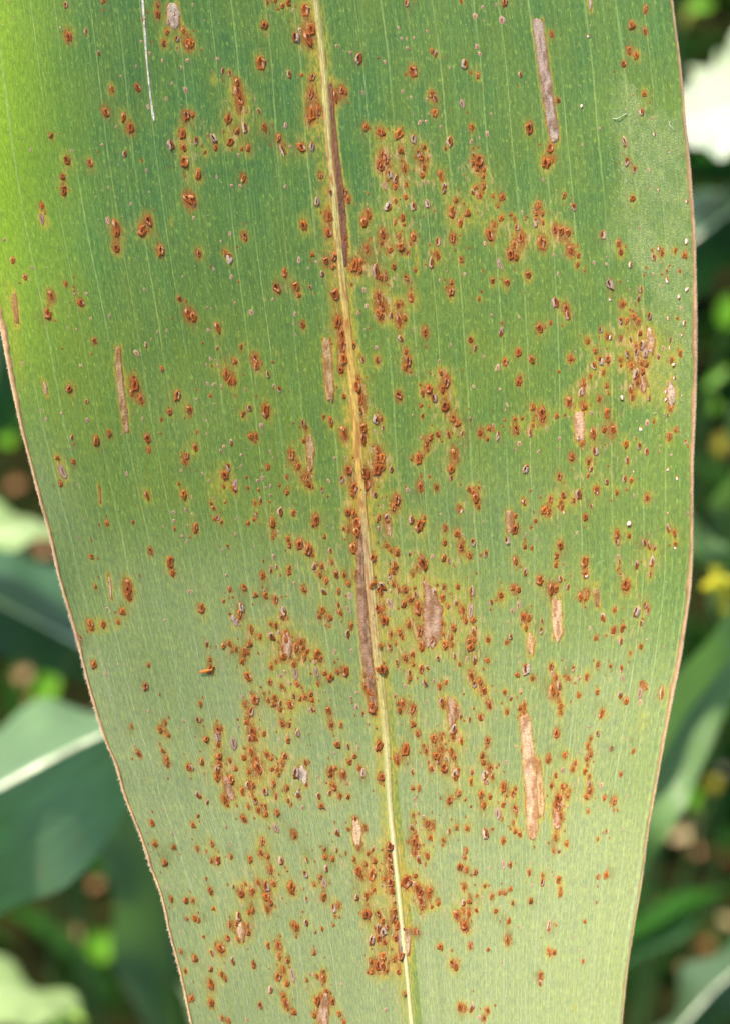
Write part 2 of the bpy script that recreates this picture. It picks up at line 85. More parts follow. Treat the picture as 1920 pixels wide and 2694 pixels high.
(1000,2344): "110 5 70d 420 20 75r 345 20 100d 345 80 80d 360 140 65d 440 135 50r 490 110 60r 380 220 40t 595 40 30t 825 40 45r 865 55 40t 950 45 65r 1015 20 40r 1065 20 45r 1130 105 45r 1285 90 55r 985 170 50r 710 105 65f 765 90 50r 650 205 75d 710 170 60r 755 195 65r 820 165 45d 715 300 80d 740 325 50d 1095 260 60d 1180 310 50t 1440 300 90f 1540 20 55r 125 180 80d 120 240 90d 145 300 90d 60 310 60f 25 350 100f 20 260 70r 130 400 60d 40 440 60d 25 560 95r 115 590 55r 180 560 90d 20 650 90d 60 680 60r 155 695 60d 290 350 60d 320 350 60f 390 370 30t 515 475 75r 770 470 60d 1085 425 90d 920 500 35r 1040 610 40t 1440 525 80r 1485 530 45r 610 620 85d 645 645 70r 1370 720 75r 1365 790 55f 205 880 60r 145 930 35t 45 1015 50p 680 990 80d 720 1005 40d 780 1000 85f 915 1020 60d 845 1080 50p 885 1085 60d 15 150 40p 125 100 40d",
(1420,2000): "280 75 60r 305 25 55d 385 95 55r 420 135 40r 420 210 75f 425 270 80r 400 310 50r 690 120 40d 525 215 80p 545 325 50r 635 355 75d 740 310 35p 410 435 45r 505 415 35t 295 205 35t 570 610 50f 495 675 45r 565 980 75r 490 1000 40r 565 910 35t 370 1080 30t 710 590 35t",
(1420,2344): "480 100 35r 385 260 40r 280 400 40t 335 500 30t 365 600 40d",
}
# ------------------------------------------------------------------ helpers
rng = np.random.default_rng(7)
random.seed(7)

def P(px, py, depth):
    """World point seen at photograph pixel (px, py), depth metres in front of the lens."""
    px, py, depth = np.broadcast_arrays(np.asarray(px, float), np.asarray(py, float), np.asarray(depth, float))
    k = K * depth / D0
    return (CAM + FWD * depth[..., None] + RIGHT * ((px - 960) * k)[..., None] + UP * ((1347 - py) * k)[..., None])

def link(name, data, parent=None, **props):
    o = bpy.data.objects.new(name, data)
    COL.objects.link(o)
    if parent is not None:
        o.parent = parent
    for k, v in props.items():
        o[k] = v
    return o

def mesh(name, verts, faces, mat=None, smooth=True, attrs=None, cols=None):
    verts = np.asarray(verts, np.float32)
    faces = np.asarray(faces, np.int32)
    me = bpy.data.meshes.new(name)
    n = faces.shape[1]
    me.vertices.add(len(verts)); me.vertices.foreach_set('co', verts.ravel())
    me.loops.add(faces.size); me.loops.foreach_set('vertex_index', faces.ravel())
    me.polygons.add(len(faces))
    me.polygons.foreach_set('loop_start', np.arange(len(faces), dtype=np.int32) * n)
    me.polygons.foreach_set('use_smooth', np.full(len(faces), smooth))
    me.update(calc_edges=True)
    for k, a in (attrs or {}).items():
        at = me.attributes.new(k, 'FLOAT', 'POINT')
        at.data.foreach_set('value', np.asarray(a, np.float32).ravel())
    if cols is not None:
        at = me.attributes.new('tint', 'FLOAT_COLOR', 'POINT')
        c4 = np.ones((len(verts), 4), np.float32); c4[:, :3] = cols
        at.data.foreach_set('color', c4.ravel())
    if mat is not None:
        me.materials.append(mat)
    return me

def grid_faces(nr, nc):
    i = np.arange(nr - 1)[:, None] * nc + np.arange(nc - 1)[None, :]
    return np.stack([i, i + nc, i + nc + 1, i + 1], -1).reshape(-1, 4)

def vnoise(x, y, seed=0):
    """Smooth value noise in numpy, range 0..1."""
    x = np.asarray(x, float); y = np.asarray(y, float)
    xi = np.floor(x).astype(np.int64); yi = np.floor(y).astype(np.int64)
    xf = x - xi; yf = y - yi
    def h(a, b):
        n = (a * 374761393 + b * 668265263 + seed * 974634777) & 0xFFFFFFFF
        n = ((n ^ (n >> 13)) * 1274126177) & 0xFFFFFFFF
        return ((n ^ (n >> 16)) & 0xFFFF) / 65535.0
    u = xf * xf * (3 - 2 * xf); v = yf * yf * (3 - 2 * yf)
    return (h(xi, yi) * (1 - u) + h(xi + 1, yi) * u) * (1 - v) + (h(xi, yi + 1) * (1 - u) + h(xi + 1, yi + 1) * u) * v

class Mat:
    """Small wrapper for building node materials."""
    def __init__(self, name):
        self.m = bpy.data.materials.new(name); self.m.use_nodes = True
        self.t = self.m.node_tree; self.n = self.t.nodes; self.n.clear()
        self.out = self.n.new('ShaderNodeOutputMaterial')
    def set(self, sock, v):
        if hasattr(v, 'is_output') or isinstance(v, bpy.types.NodeSocket):
            self.t.links.new(v, sock)
        elif isinstance(v, (tuple, list)) and len(v) == 3 and sock.type == 'RGBA':
            sock.default_value = (*v, 1)
        else:
            sock.default_value = v
    def node(self, kind, out=0, **ins):
        n = self.n.new('ShaderNode' + kind)
        for k, v in ins.items():
            k2 = k.replace('_', ' ')
            self.set(n.inputs[int(k[1:])] if k[0] == 'i' and k[1:].isdigit() else n.inputs[k2], v)
        self.last = n
        return n.outputs[out]
    def attr(self, name, out='Fac'):
        n = self.n.new('ShaderNodeAttribute'); n.attribute_name = name
        return n.outputs[out]
    def math(self, op, a, b=0.0, c=0.0, clamp=False):
        n = self.n.new('ShaderNodeMath'); n.operation = op; n.use_clamp = clamp
        for i, v in enumerate((a, b, c)):
            self.set(n.inputs[i], v)
        return n.outputs[0]
    def mix(self, f, a, b, mode='MIX'):
        n = self.n.new('ShaderNodeMix'); n.data_type = 'RGBA'; n.blend_type = mode
        self.set(n.inputs[0], f); self.set(n.inputs[6], a); self.set(n.inputs[7], b)
        return n.outputs[2]
    def ramp(self, f, lo, hi, a=0.0, b=1.0):
        n = self.n.new('ShaderNodeMapRange'); n.interpolation_type = 'SMOOTHSTEP'
        for i, v in enumerate((f, lo, hi, a, b)):
            self.set(n.inputs[i], v)
        return n.outputs[0]
    def noise(self, vec, scale, detail=2.0, rough=0.5):
        n = self.n.new('ShaderNodeTexNoise')
        self.set(n.inputs['Vector'], vec)
        n.inputs['Scale'].default_value = scale; n.inputs['Detail'].default_value = detail
        n.inputs['Roughness'].default_value = rough
        return n.outputs[0]
    def bump(self, h, dist, strength=1.0, normal=None):
        n = self.n.new('ShaderNodeBump')
        n.inputs['Distance'].default_value = dist; n.inputs['Strength'].default_value = strength
        self.set(n.inputs['Height'], h)
        if normal is not None:
            self.set(n.inputs['Normal'], normal)
        return n.outputs[0]
    def principled(self, color, rough=0.5, spec=0.5, normal=None):
        n = self.n.new('ShaderNodeBsdfPrincipled')
        self.set(n.inputs['Base Color'], color); self.set(n.inputs['Roughness'], rough)
        self.set(n.inputs['Specular IOR Level'], spec)
        if normal is not None:
            self.set(n.inputs['Normal'], normal)
        return n.outputs[0]
    def leafy(self, color, through, amount, rough, spec, normal=None):
        p = self.principled(color, rough, spec, normal)
        tr = self.n.new('ShaderNodeBsdfTranslucent'); self.set(tr.inputs['Color'], through)
        if normal is not None:
            self.set(tr.inputs['Normal'], normal)
        mx = self.n.new('ShaderNodeMixShader'); self.set(mx.inputs[0], amount)
        self.t.links.new(p, mx.inputs[1]); self.t.links.new(tr.outputs[0], mx.inputs[2])
        return mx.outputs[0]
    def done(self, shader):
        self.t.links.new(shader, self.out.inputs['Surface'])
        return self.m

# ------------------------------------------------------------------ the shape of the leaf in front of the lens
def curve(pts):
    a = np.array(pts, float)
    def f(y):
        # cubic Hermite through the points
        y = np.asarray(y, float)
        m = np.gradient(a[:, 0], a[:, 1])
        i = np.clip(np.searchsorted(a[:, 1], y) - 1, 0, len(a) - 2)
        y0, y1 = a[i, 1], a[i + 1, 1]; h = y1 - y0; t = (y - y0) / h
        tc = np.clip(t, 0, 1)
        v = ((2*tc**3 - 3*tc**2 + 1) * a[i, 0] + (tc**3 - 2*tc**2 + tc) * h * m[i]
             + (-2*tc**3 + 3*tc**2) * a[i + 1, 0] + (tc**3 - tc**2) * h * m[i + 1])
        return v + np.where(t < 0, t * h * m[0], 0) + np.where(t > 1, (t - 1) * h * m[-1], 0)
    return f

XL = curve([(-190, -250), (-150, 0), (-108, 300), (-55, 600), (0, 851), (29, 1000), (55, 1123), (83, 1228), (108, 1326), (129, 1400),
            (151, 1500), (185, 1623), (203, 1685), (225, 1771), (249, 1860), (283, 1962), (300, 2000), (329, 2098), (369, 2197),
            (400, 2292), (421, 2346), (446, 2452), (474, 2559), (501, 2683), (525, 2800)])
XR = curve([(1752, -150), (1768, 0), (1777, 71), (1794, 216), (1802, 323), (1814, 431), (1822, 531), (1828, 623), (1830, 716), (1832, 808),
            (1832, 931), (1831, 1000), (1828, 1108), (1823, 1215), (1822, 1308), (1822, 1400), (1820, 1493), (1813, 1577), (1802, 1654),
            (1789, 1740), (1773, 1820), (1756, 1906), (1739, 1995), (1722, 2092), (1703, 2197), (1694, 2271), (1683, 2346), (1666, 2446),
            (1651, 2541), (1639, 2652), (1625, 2800)])
XM = curve([(815, -150), (831, 0), (848, 139), (859, 277), (867, 400), (878, 500), (889, 623), (900, 731), (909, 808), (922, 946), (929, 1010),
            (940, 1154), (947, 1246), (956, 1354), (967, 1462), (976, 1560), (988, 1680), (1000, 1790), (1009, 1869), (1017, 1980), (1025, 2123),
            (1034, 2215), (1045, 2318), (1058, 2452), (1069, 2559), (1080, 2683), (1091, 2800)])

def to_s(x, y):
    xm = XM(y)
    return np.where(x >= xm, (x - xm) / (XR(y) - xm), (x - xm) / (xm - XL(y)))

def to_x(s, y):
    xm = XM(y)
    return np.where(s >= 0, xm + s * (XR(y) - xm), xm + s * (xm - XL(y)))

def bulge(s, y):
    """Height of the blade towards the viewer, metres."""
    a = np.abs(s)
    top = np.clip((1500 - y) / 1500, 0, 1.2)
    left = 0.0070 * a**1.7 + (0.001 - 0.0065 * top**1.2) * a**4
    right = 0.0105 * a**1.7 + 0.0045 * a**4
    z = np.where(s < 0, left, right)
    yy = (y - 1347) / 1347
    z = z + 0.0035 * np.where(yy > 0, yy**2 * 2.2, yy * abs(0.15))
    z = z + 0.00035 * np.sin(y / 170 + 2.2 * s) * np.sin(3.1 * s + y / 600) * a
    z = z + 0.00022 * (vnoise(s * 7 + 20, y / 210, 3) - 0.5) + 0.00008 * (vnoise(s * 24 + 50, y / 120, 4) - 0.5)
    return z

def S(x, y, lift=0.0):
    s = to_s(x, y)
    return P(x, y, D0 - bulge(s, y) - lift)

def frame(x, y):
    """Point, across-vein, along-vein (up the leaf) and outward unit vectors on the blade."""
    s = to_s(x, y)
    p = S(x, y)
    ax = S(to_x(s + 0.004, y), y) - S(to_x(s - 0.004, y), y)
    ay = S(to_x(s, y - 4), y - 4) - S(to_x(s, y + 4), y + 4)
    ax = ax / np.linalg.norm(ax, axis=-1, keepdims=True); ay = ay / np.linalg.norm(ay, axis=-1, keepdims=True)
    n = np.cross(ax, ay); n = n / np.linalg.norm(n, axis=-1, keepdims=True)
    ax = np.cross(ay, n)
    return p, ax, ay, n

# ------------------------------------------------------------------ pustule list
KIND_W = dict(d=0.66, r=0.70, f=0.60, p=0.66, g=0.52, w=0.66, t=0.62)
pust = []
for (ox, oy), txt in TILES.items():
    tok = txt.split()
    for i in range(0, len(tok), 3):
        x, y, k = float(tok[i]), float(tok[i + 1]), tok[i + 2][-1]
        ln = float(tok[i + 2][:-1]) / 3.248
        if ox == 1420 and x < 260:
            continue
        pust.append([ox + x / 3.248, oy + y / 3.248, ln, k])
n_listed = len(pust)
# small satellites round the larger ones, and faint flecks between
for x, y, ln, k in list(pust):
    for _q in range(int(rng.integers(0, 3)) if k in 'drf' and ln > 13 else 0):
        a = rng.uniform(0, 6.28); r = ln * rng.uniform(0.9, 2.2)
        pust.append([x + 0.7 * r * math.cos(a), y + r * math.sin(a), rng.uniform(3.0, 7.5), rng.choice(list('rrrrtp'))])
for _ in range(110):
    y = rng.uniform(-60, 2740); s = rng.uniform(-0.93, 0.95)
    pust.append([float(to_x(s, y)), y, rng.uniform(4, 9), rng.choice(list('tttp'))])
px_ = np.array([q[0] for q in pust]); py_ = np.array([q[1] for q in pust]); pl_ = np.array([q[2] for q in pust])
pk_ = np.array([q[3] for q in pust])

# ------------------------------------------------------------------ blade grid and its stain maps
NR, NC = 980, 660
gy = np.linspace(-110, 2790, NR)
gs = np.linspace(-1, 1, NC)
GY, GS = np.meshgrid(gy, gs, indexing='ij')
GX = to_x(GS, GY)
halo = np.zeros_like(GX); rust = np.zeros_like(GX); brown = np.zeros_like(GX); cloud = np.zeros_like(GX)

def stamp(arr, x, y, rx, ry, amp, power=2.0, add=False):
    dy = gy[1] - gy[0]
    r0 = max(0, int((y - 3 * ry - gy[0]) / dy)); r1 = min(NR, int((y + 3 * ry - gy[0]) / dy) + 2)
    if r1 <= r0:
        return
    s0, s1 = float(to_s(x - 3 * rx - 6, y)), float(to_s(x + 3 * rx + 6, y))
    c0 = max(0, int((s0 + 1) / 2 * (NC - 1))); c1 = min(NC, int((s1 + 1) / 2 * (NC - 1)) + 2)
    if c1 <= c0:
        return
    # follow the veins: measure across relative to the pustule's own vein
    sx = float(to_s(x, y))
    X = GX[r0:r1, c0:c1] - to_x(sx, gy[r0:r1])[:, None]
    Y = GY[r0:r1, c0:c1] - y
    q = (X / rx)**2 + (Y / ry)**2
    g = amp * np.exp(-0.5 * q**(power / 2))
    v = arr[r0:r1, c0:c1]
    if add:
        v += g
    else:
        v[:] = 1 - (1 - v) * (1 - g)

HALO = dict(d=(0.80, 1.30), r=(0.66, 1.20), f=(0.48, 1.15), p=(0.10, 1.0), g=(0.42, 1.0), w=(0.25, 1.2), t=(0.06, 1.0))
RUST = dict(d=0.75, r=0.62, f=0.42, p=0.05, g=0.16, w=0.30, t=0.04)
for (x, y, ln, k) in pust:
    hl = ln / 2; hw = hl * KIND_W[k]
    a, m = HALO[k]
    a *= rng.uniform(0.35, 1.05) * min(1, ln / 16)
    stamp(halo, x + rng.normal(0, 1.5), y + rng.normal(0, 2), hw * m * .92 + 2.2, hl * m + 3.2, min(a, .95), 2.0)
    stamp(rust, x + rng.normal(0, 1.2), y + rng.normal(0, 1.6), hw * 0.95 + 1.1, hl * 1.05 + 1.5, RUST[k] * rng.uniform(.65, 1.2), 2.0)
    if k in 'drf' and ln > 13:
        stamp(cloud, x, y, 34, 46, 0.11 * ln / 22, 2.0, add=True)
        if rng.random() < 0.25:
            stamp(brown, x + rng.normal(0, 6), y + rng.normal(0, 10), hw * 1.6 + 3, hl * 1.6 + 4, 0.45, 2.0)
cloud = np.clip(cloud, 0, 1.4)
# chlorotic spots without a pustule
for x, y, rx, ry, a in ((563, 209, 8, 17, .75), (451, 581, 10, 18, .5), (1098, 690, 7, 34, .6), (115, 577, 14, 26, .95), (165, 1240, 15, 32, .75),
                        (1512, 2652, 6, 14, .6), (730, 928, 8, 12, .5), (30, 810, 22, 90, .5), (50, 960, 14, 80, .4), (565, 1275, 26, 45, .45),
                        (590, 965, 30, 22, .5), (1150, 1590, 70, 90, .35), (1720, 910, 70, 60, .35), (1745, 1030, 40, 45, .5), (770, 1690, 75, 45, .35),
                        (1690, 1900, 16, 30, .5), (1770, 1825, 30, 30, .5), (255, 1645, 34, 18, .45), (1240, 560, 40, 40, .3)):
    stamp(halo, x, y, rx, ry, a, 2.6)
DEAD = [  # (centre line and half width), colour, relief, label
 ([(1412, 50, 14), (1424, 140, 15), (1440, 250, 15), (1456, 350, 14), (1459, 376, 9)], 'grey', 1.6, 'long grey dead strip ending in rust'),
 ([(311, 912, 7), (315, 990, 9), (324, 1060, 9), (334, 1138, 7)], 'tan', 1.2, 'narrow tan dead strip with rusty upper end'),
 ([(858, 890, 10), (863, 960, 12), (868, 1030, 12), (870, 1060, 8)], 'tan', 1.2, 'tan dead strip beside the midrib'),
 ([(812, 1140, 6), (818, 1180, 11), (818, 1215, 9), (815, 1245, 6)], 'tan', .8, None),
 ([(1119, 1530, 5), (1130, 1560, 13), (1138, 1600, 26), (1138, 1640, 24), (1136, 1680, 20), (1128, 1705, 14)], 'pink', 1.4, 'broad pinkish dead patch crowded with pustules'),
 ([(1462, 1572, 12), (1464, 1620, 14), (1467, 1665, 13), (1464, 1686, 8)], 'pink', 1.0, 'short tan dead strip below a rust pustule'),
 ([(1380, 1880, 14), (1385, 1940, 16), (1391, 2010, 17), (1397, 2100, 16), (1400, 2180, 14), (1401, 2213, 9)], 'pink', 1.6, 'longest pinkish brown dead strip'),
 ([(1415, 1992, 6), (1419, 2060, 8), (1422, 2120, 9), (1423, 2152, 5)], 'tan', 1.2, None),
 ([(1338, 1338, 8), (1341, 1370, 12), (1342, 1402, 9)], 'tan', .6, None),
 ([(1522, 1078, 11), (1523, 1115, 14), (1525, 1158, 12)], 'pink', .8, None),
 ([(1184, 1835, 7), (1190, 1870, 14), (1187, 1912, 9)], 'pink', .9, None),
 ([(1396, 1668, 8), (1396, 1695, 11), (1395, 1726, 6)], 'tan', .5, None),
 ([(1567, 1540, 6), (1569, 1565, 8), (1570, 1592, 5)], 'tan', .6, None),
 ([(752, 1665, 8), (757, 1695, 13), (757, 1727, 10)], 'pink', .9, None),
 ([(936, 2155, 9), (940, 2190, 13), (941, 2226, 9)], 'pink', 1.1, None),
 ([(796, 2014, 9), (798, 2036, 14), (799, 2060, 8)], 'grey', 1.2, None),
 ([(633, 2428, 7), (635, 2452, 10), (638, 2476, 6)], 'pink', .8, None),
 ([(857, 2610, 6), (853, 2650, 14), (850, 2700, 15)], 'pink', 1.0, None),
 ([(592, 2040, 6), (602, 2072, 11), (611, 2104, 8)], 'pink', .7, None),
 ([(453, 4, 12), (457, 40, 17), (462, 74, 12)], 'grey', 1.2, None),
 ([(37, 765, 5), (41, 810, 7), (47, 858, 4)], 'brown', .5, None),
 ([(869, 214, 5), (874, 290, 6), (884, 400, 8), (893, 480, 9), (900, 560, 10), (905, 640, 9), (908, 700, 5)], 'purple', 1.4, 'dark purple brown streak along the midrib'),
 ([(952, 1398, 6), (950, 1450, 9), (948, 1520, 11), (955, 1620, 14), (965, 1730, 14), (978, 1820, 11), (986, 1882, 5)], 'rib', 1.5, 'greyish brown dead strip along the midrib'),
 ([(375, -20, 3.5), (379, 40, 3.0), (386, 150, 2.3), (396, 250, 2.3), (404, 305, 3.4), (407, 320, 1.5)], 'white', 1.6, 'long thin white tear'),
 ([(1550, -10, 4), (1552, 14, 4.5), (1552, 30, 2)], 'grey', 1.0, None),
 ([(1070, 2434, 5), (1072, 2470, 8.5), (1072, 2510, 5)], 'pink', 1.6, None),
 ([(1051, 2444, 4), (1054, 2480, 6.5), (1057, 2518, 4)], 'grey', 1.4, None),
 ([(1460, 2120, 6), (1463, 2150, 9), (1467, 2184, 6)], 'pink', 1.2, None),
 ([(116, 1000, 3.5), (120, 1022, 5), (124, 1042, 3)], 'pink', .6, None),
 ([(286, 1512, 2.5), (290, 1540, 3.5), (293, 1572, 2)], 'pink', .4, None),
 ([(262, 1276, 1.6), (263, 1300, 2.6), (264, 1324, 1.6)], 'tan', .4, None),
 ([(614, 1620, 7), (618, 1632, 11), (622, 1644, 8)], 'grey', .8, None),
 ([(1016, 1358, 6), (1020, 1380, 10), (1024, 1408, 6)], 'tan', .6, None),
 ([(1706, 866, 6), (1712, 892, 12), (1709, 932, 7)], 'pink', 1.0, None),
 ([(1762, 1006, 5), (1766, 1034, 11), (1764, 1068, 6)], 'grey', 1.0, None),
 ([(1690, 985, 5), (1694, 1010, 8), (1692, 1036, 4)], 'pink', .8, None),
]
for pts, ck, relief, lab in DEAD:
    a = np.array(pts, float)
    for y in np.arange(a[0, 1] - 4, a[-1, 1] + 8, 7.0):
        cx = float(np.interp(y, a[:, 1], a[:, 0])); w = float(np.interp(y, a[:, 1], a[:, 2]))
        for sg in (-1, 1):
            j_ = rng.uniform(.1, .6) * (.3 if ck == 'white' else 1)
            stamp(halo, cx + sg * w, y, 5, 7, j_, 2.0)
            stamp(rust, cx + sg * w, y + rng.normal(0, 3), 2.4, 5, j_ * .8, 2.0)
# stained flanks of the midrib
for y in range(0, 2700, 9):
    w = 0.35 + 0.4 * vnoise(y / 130.0, 3.0, 5)
    stamp(halo, float(XM(y)) - 13, y, 15, 16, float(w) * 0.40, 2.0)
    stamp(halo, float(XM(y)) + 12, y, 12, 16, float(w) * (.32 if y > 500 else .2), 2.0)
def ss(x, a, b):
    t = np.clip((x - a) / (b - a), 0, 1); return t * t * (3 - 2 * t)
# sky sheen painted as paler colour, stronger towards the base of the blade
wob = vnoise(GS * 4 + 9, GY / 260, 6) - 0.5
sky_sheen = ss(GY + 520 * wob - 120 * GS, 950, 2350)
olive = np.clip(.15 + .85 * ss(GY, 350, 1050) + .9 * (vnoise(GS * 3 + 60, GY / 330, 33) - .5), 0, 1.2)
# darker green strip along the right of the midrib near the base
side = (GX - XM(GY))
rib_strip = ss(side, 5, 12) * (1 - ss(side, 22 + 0.006 * (GY - 1800), 27 + 0.006 * (GY - 1800))) * ss(GY, 1650, 2000)
# hairy patch with sunlight painted into its colour, towards the right margin
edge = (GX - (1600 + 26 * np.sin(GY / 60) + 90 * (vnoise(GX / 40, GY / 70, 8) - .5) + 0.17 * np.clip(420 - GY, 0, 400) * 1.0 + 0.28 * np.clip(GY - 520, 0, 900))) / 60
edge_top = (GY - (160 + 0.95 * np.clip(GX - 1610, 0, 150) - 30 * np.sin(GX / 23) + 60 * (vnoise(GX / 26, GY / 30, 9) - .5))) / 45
sun_patch = ss(edge, 0, 1) * ss(edge_top, 0, 1) * (1 - ss(GY, 850, 1250))
sun_patch *= 0.55 + 0.45 * ss(vnoise(GX / 22, GY / 26, 10), .25, .6)
# sunlight through the blade, painted as yellower green, towards the upper left margin
backlight = ss(-GS, 0.56, 0.97) * ss(-GY, -1350, -150)
backlight = np.clip(backlight + 0.25 * ss(-GS, .8, 1) * (1 - ss(GY, 800, 1300)), 0, 1)

# ------------------------------------------------------------------ materials
def blade_material():
    m = Mat('leaf_blade')
    u, v = m.attr('across'), m.attr('along')
    def uv(a, b):
        return m.node('CombineXYZ', X=m.math('MULTIPLY', u, a), Y=m.math('MULTIPLY', v, b))
    streak = m.noise(uv(0.30, 0.006), 1.0, 2.0)
    streak2 = m.noise(uv(0.085, 0.0022), 1.0, 3.0)
    blotch = m.noise(uv(0.012, 0.006), 1.0, 3.0)
    fleck = m.noise(uv(0.16, 0.055), 1.0, 2.0)
    fleck2 = m.noise(uv(0.36, 0.22), 1.0, 1.0)
    grain = m.noise(uv(0.5, 0.45), 1.0, 2.0, .6)
    warp = m.math('MULTIPLY', m.noise(uv(0.006, 0.00025), 1.0, 1.0), 110.0)
    ph = m.math('MULTIPLY', m.math('ADD', u, warp), 2 * math.pi / 71.0)
    vein = m.ramp(m.math('COSINE', ph), 0.975, 1.0)
    vein = m.math('MULTIPLY', vein, m.ramp(m.noise(uv(0.011, 0.0022), 1.0, 2.0), 0.32, 0.62, .15, 1.0))
    ph2 = m.math('MULTIPLY', m.math('ADD', u, m.math('MULTIPLY', m.noise(uv(0.02, 0.0006), 1.0, 2.0), 60.0)), 2 * math.pi / 17.0)
    fine = m.math('MULTIPLY', m.ramp(m.math('COSINE', ph2), 0.45, 1.0), m.ramp(m.noise(uv(0.05, 0.003), 1.0, 2.0), .3, .7, .35, 1.0))
    green = m.mix(m.math('ADD', m.ramp(blotch, .32, .68, 0, .45), m.math('MULTIPLY', m.attr('olive'), .60)), (0.050, 0.115, 0.029), (0.120, 0.156, 0.018))
    green = m.mix(m.math('MULTIPLY', m.ramp(streak, .35, .75), 0.5), green, (0.105, 0.185, 0.050))
    green = m.mix(m.math('MULTIPLY', m.ramp(streak2, .50, .75), 0.30), green, (0.13, 0.21, 0.05))
    green = m.mix(m.math('MULTIPLY', fine, 0.36), green, (0.135, 0.215, 0.060))
    green = m.mix(m.math('MULTIPLY', m.attr('backlit_glow'), 0.95), green, (0.190, 0.290, 0.009))  # yellow-green of light coming through, put into the colour
    green = m.mix(m.math('MULTIPLY', vein, 0.62), green, (0.24, 0.30, 0.095))
    sheen_col = m.mix(m.ramp(streak, .3, .75), (0.222, 0.246, 0.132), (0.274, 0.284, 0.124))  # sky sheen as paler leaf colours
    sheen_col = m.mix(m.math('MULTIPLY', m.ramp(blotch, .5, .7), .35), sheen_col, (0.24, 0.27, 0.115))
    c = m.mix(m.math('MULTIPLY', m.attr('sky_sheen'), 0.80), green, sheen_col)
    c = m.mix(m.math('MULTIPLY', m.math('MULTIPLY', m.math('ADD', fine, m.math('MULTIPLY', vein, 1.3)), m.attr('sky_sheen')), 0.30), c, (0.33, 0.35, 0.22))
    c = m.mix(m.math('MULTIPLY', m.attr('rib_strip'), 0.7), c, (0.085, 0.150, 0.025))
    c = m.mix(m.math('MULTIPLY', m.ramp(fleck, .57, .72), 0.50), c, (0.26, 0.33, 0.055))
    c = m.mix(m.math('MULTIPLY', m.ramp(fleck2, .68, .80), 0.40), c, (0.33, 0.37, 0.12))
    sunlit_tint = m.mix(m.ramp(grain, .45, .62), (0.13, 0.18, 0.055), (0.38, 0.38, 0.17))  # sunlit look of the patch, painted in two colours
    c = m.mix(m.math('MULTIPLY', m.attr('sun_patch'), 0.62), c, sunlit_tint)
    brk = m.math('ADD', m.math('MULTIPLY', m.noise(uv(0.20, 0.045), 1.0, 4.0, .65), 2.6), -0.38)
    h = m.math('MULTIPLY', m.math('ADD', m.attr('halo'), m.math('MULTIPLY', m.attr('cloud'), 0.42)), brk)
    c = m.mix(m.ramp(h, 0.15, 0.90, 0.0, 0.60), c, (0.330, 0.275, 0.028))
    c = m.mix(m.ramp(h, 0.60, 1.25, 0.0, 0.62), c, (0.42, 0.225, 0.035))
    c = m.mix(m.ramp(m.math('MULTIPLY', m.attr('brown'), brk), 0.15, .6, 0, .5), c, (0.10, 0.085, 0.022))
    r = m.math('MULTIPLY', m.math('MULTIPLY', m.attr('rust'), 1.0), m.math('ADD', m.math('MULTIPLY', m.noise(uv(0.26, 0.15), 1.0, 4.0, .7), 3.4), -.80))
    c = m.mix(m.ramp(r, 0.20, 0.62, 0, .90), c, (0.220, 0.068, 0.011))
    dry = m.math('MULTIPLY', m.attr('cloud'), m.ramp(m.noise(uv(0.085, 0.026), 1.0, 4.0, .65), .46, .66))
    c = m.mix(m.ramp(dry, .15, .75, 0, .72), c, (0.40, 0.265, 0.115))
    # scattered spores in the stained zones
    spore = m.math('MULTIPLY', m.ramp(m.noise(uv(0.42, 0.36), 1.0, 1.0), .64, .74), m.ramp(h, .12, .5))
    c = m.mix(m.math('MULTIPLY', spore, .75), c, (0.33, 0.105, 0.014))
    mot = m.noise(uv(0.22, 0.045), 1.0, 4.0, .7)
    c = m.mix(m.ramp(mot, .36, .66), m.mix(1.0, c, (.80, .85, .87), 'MULTIPLY'), m.mix(1.0, c, (1.27, 1.20, 1.02), 'MULTIPLY'))
    fg = m.noise(uv(0.30, 0.16), 1.0, 3.0, .75)
    c = m.mix(m.ramp(fg, .34, .68), m.mix(1.0, c, (.90, .91, .91), 'MULTIPLY'), m.mix(1.0, c, (1.12, 1.11, 1.10), 'MULTIPLY'))
    thr = m.mix(1.0, c, (1.55, 1.9, 0.75), 'MULTIPLY')
    bm = m.math('ADD', m.math('MULTIPLY', streak, 0.5), m.math('MULTIPLY', grain, 0.18))
    bm = m.math('ADD', bm, m.math('MULTIPLY', fine, 0.25))
    bm = m.math('ADD', bm, m.math('MULTIPLY', vein, 0.35))
    bm = m.math('ADD', bm, m.math('MULTIPLY', m.math('MULTIPLY', m.attr('sun_patch'), fleck2), 2.0))
    nrm = m.bump(bm, 0.00007, 0.55)
    rough = m.ramp(grain, .3, .7, .34, .50)
    return m.done(m.leafy(c, thr, 0.34, rough, 0.32, nrm))

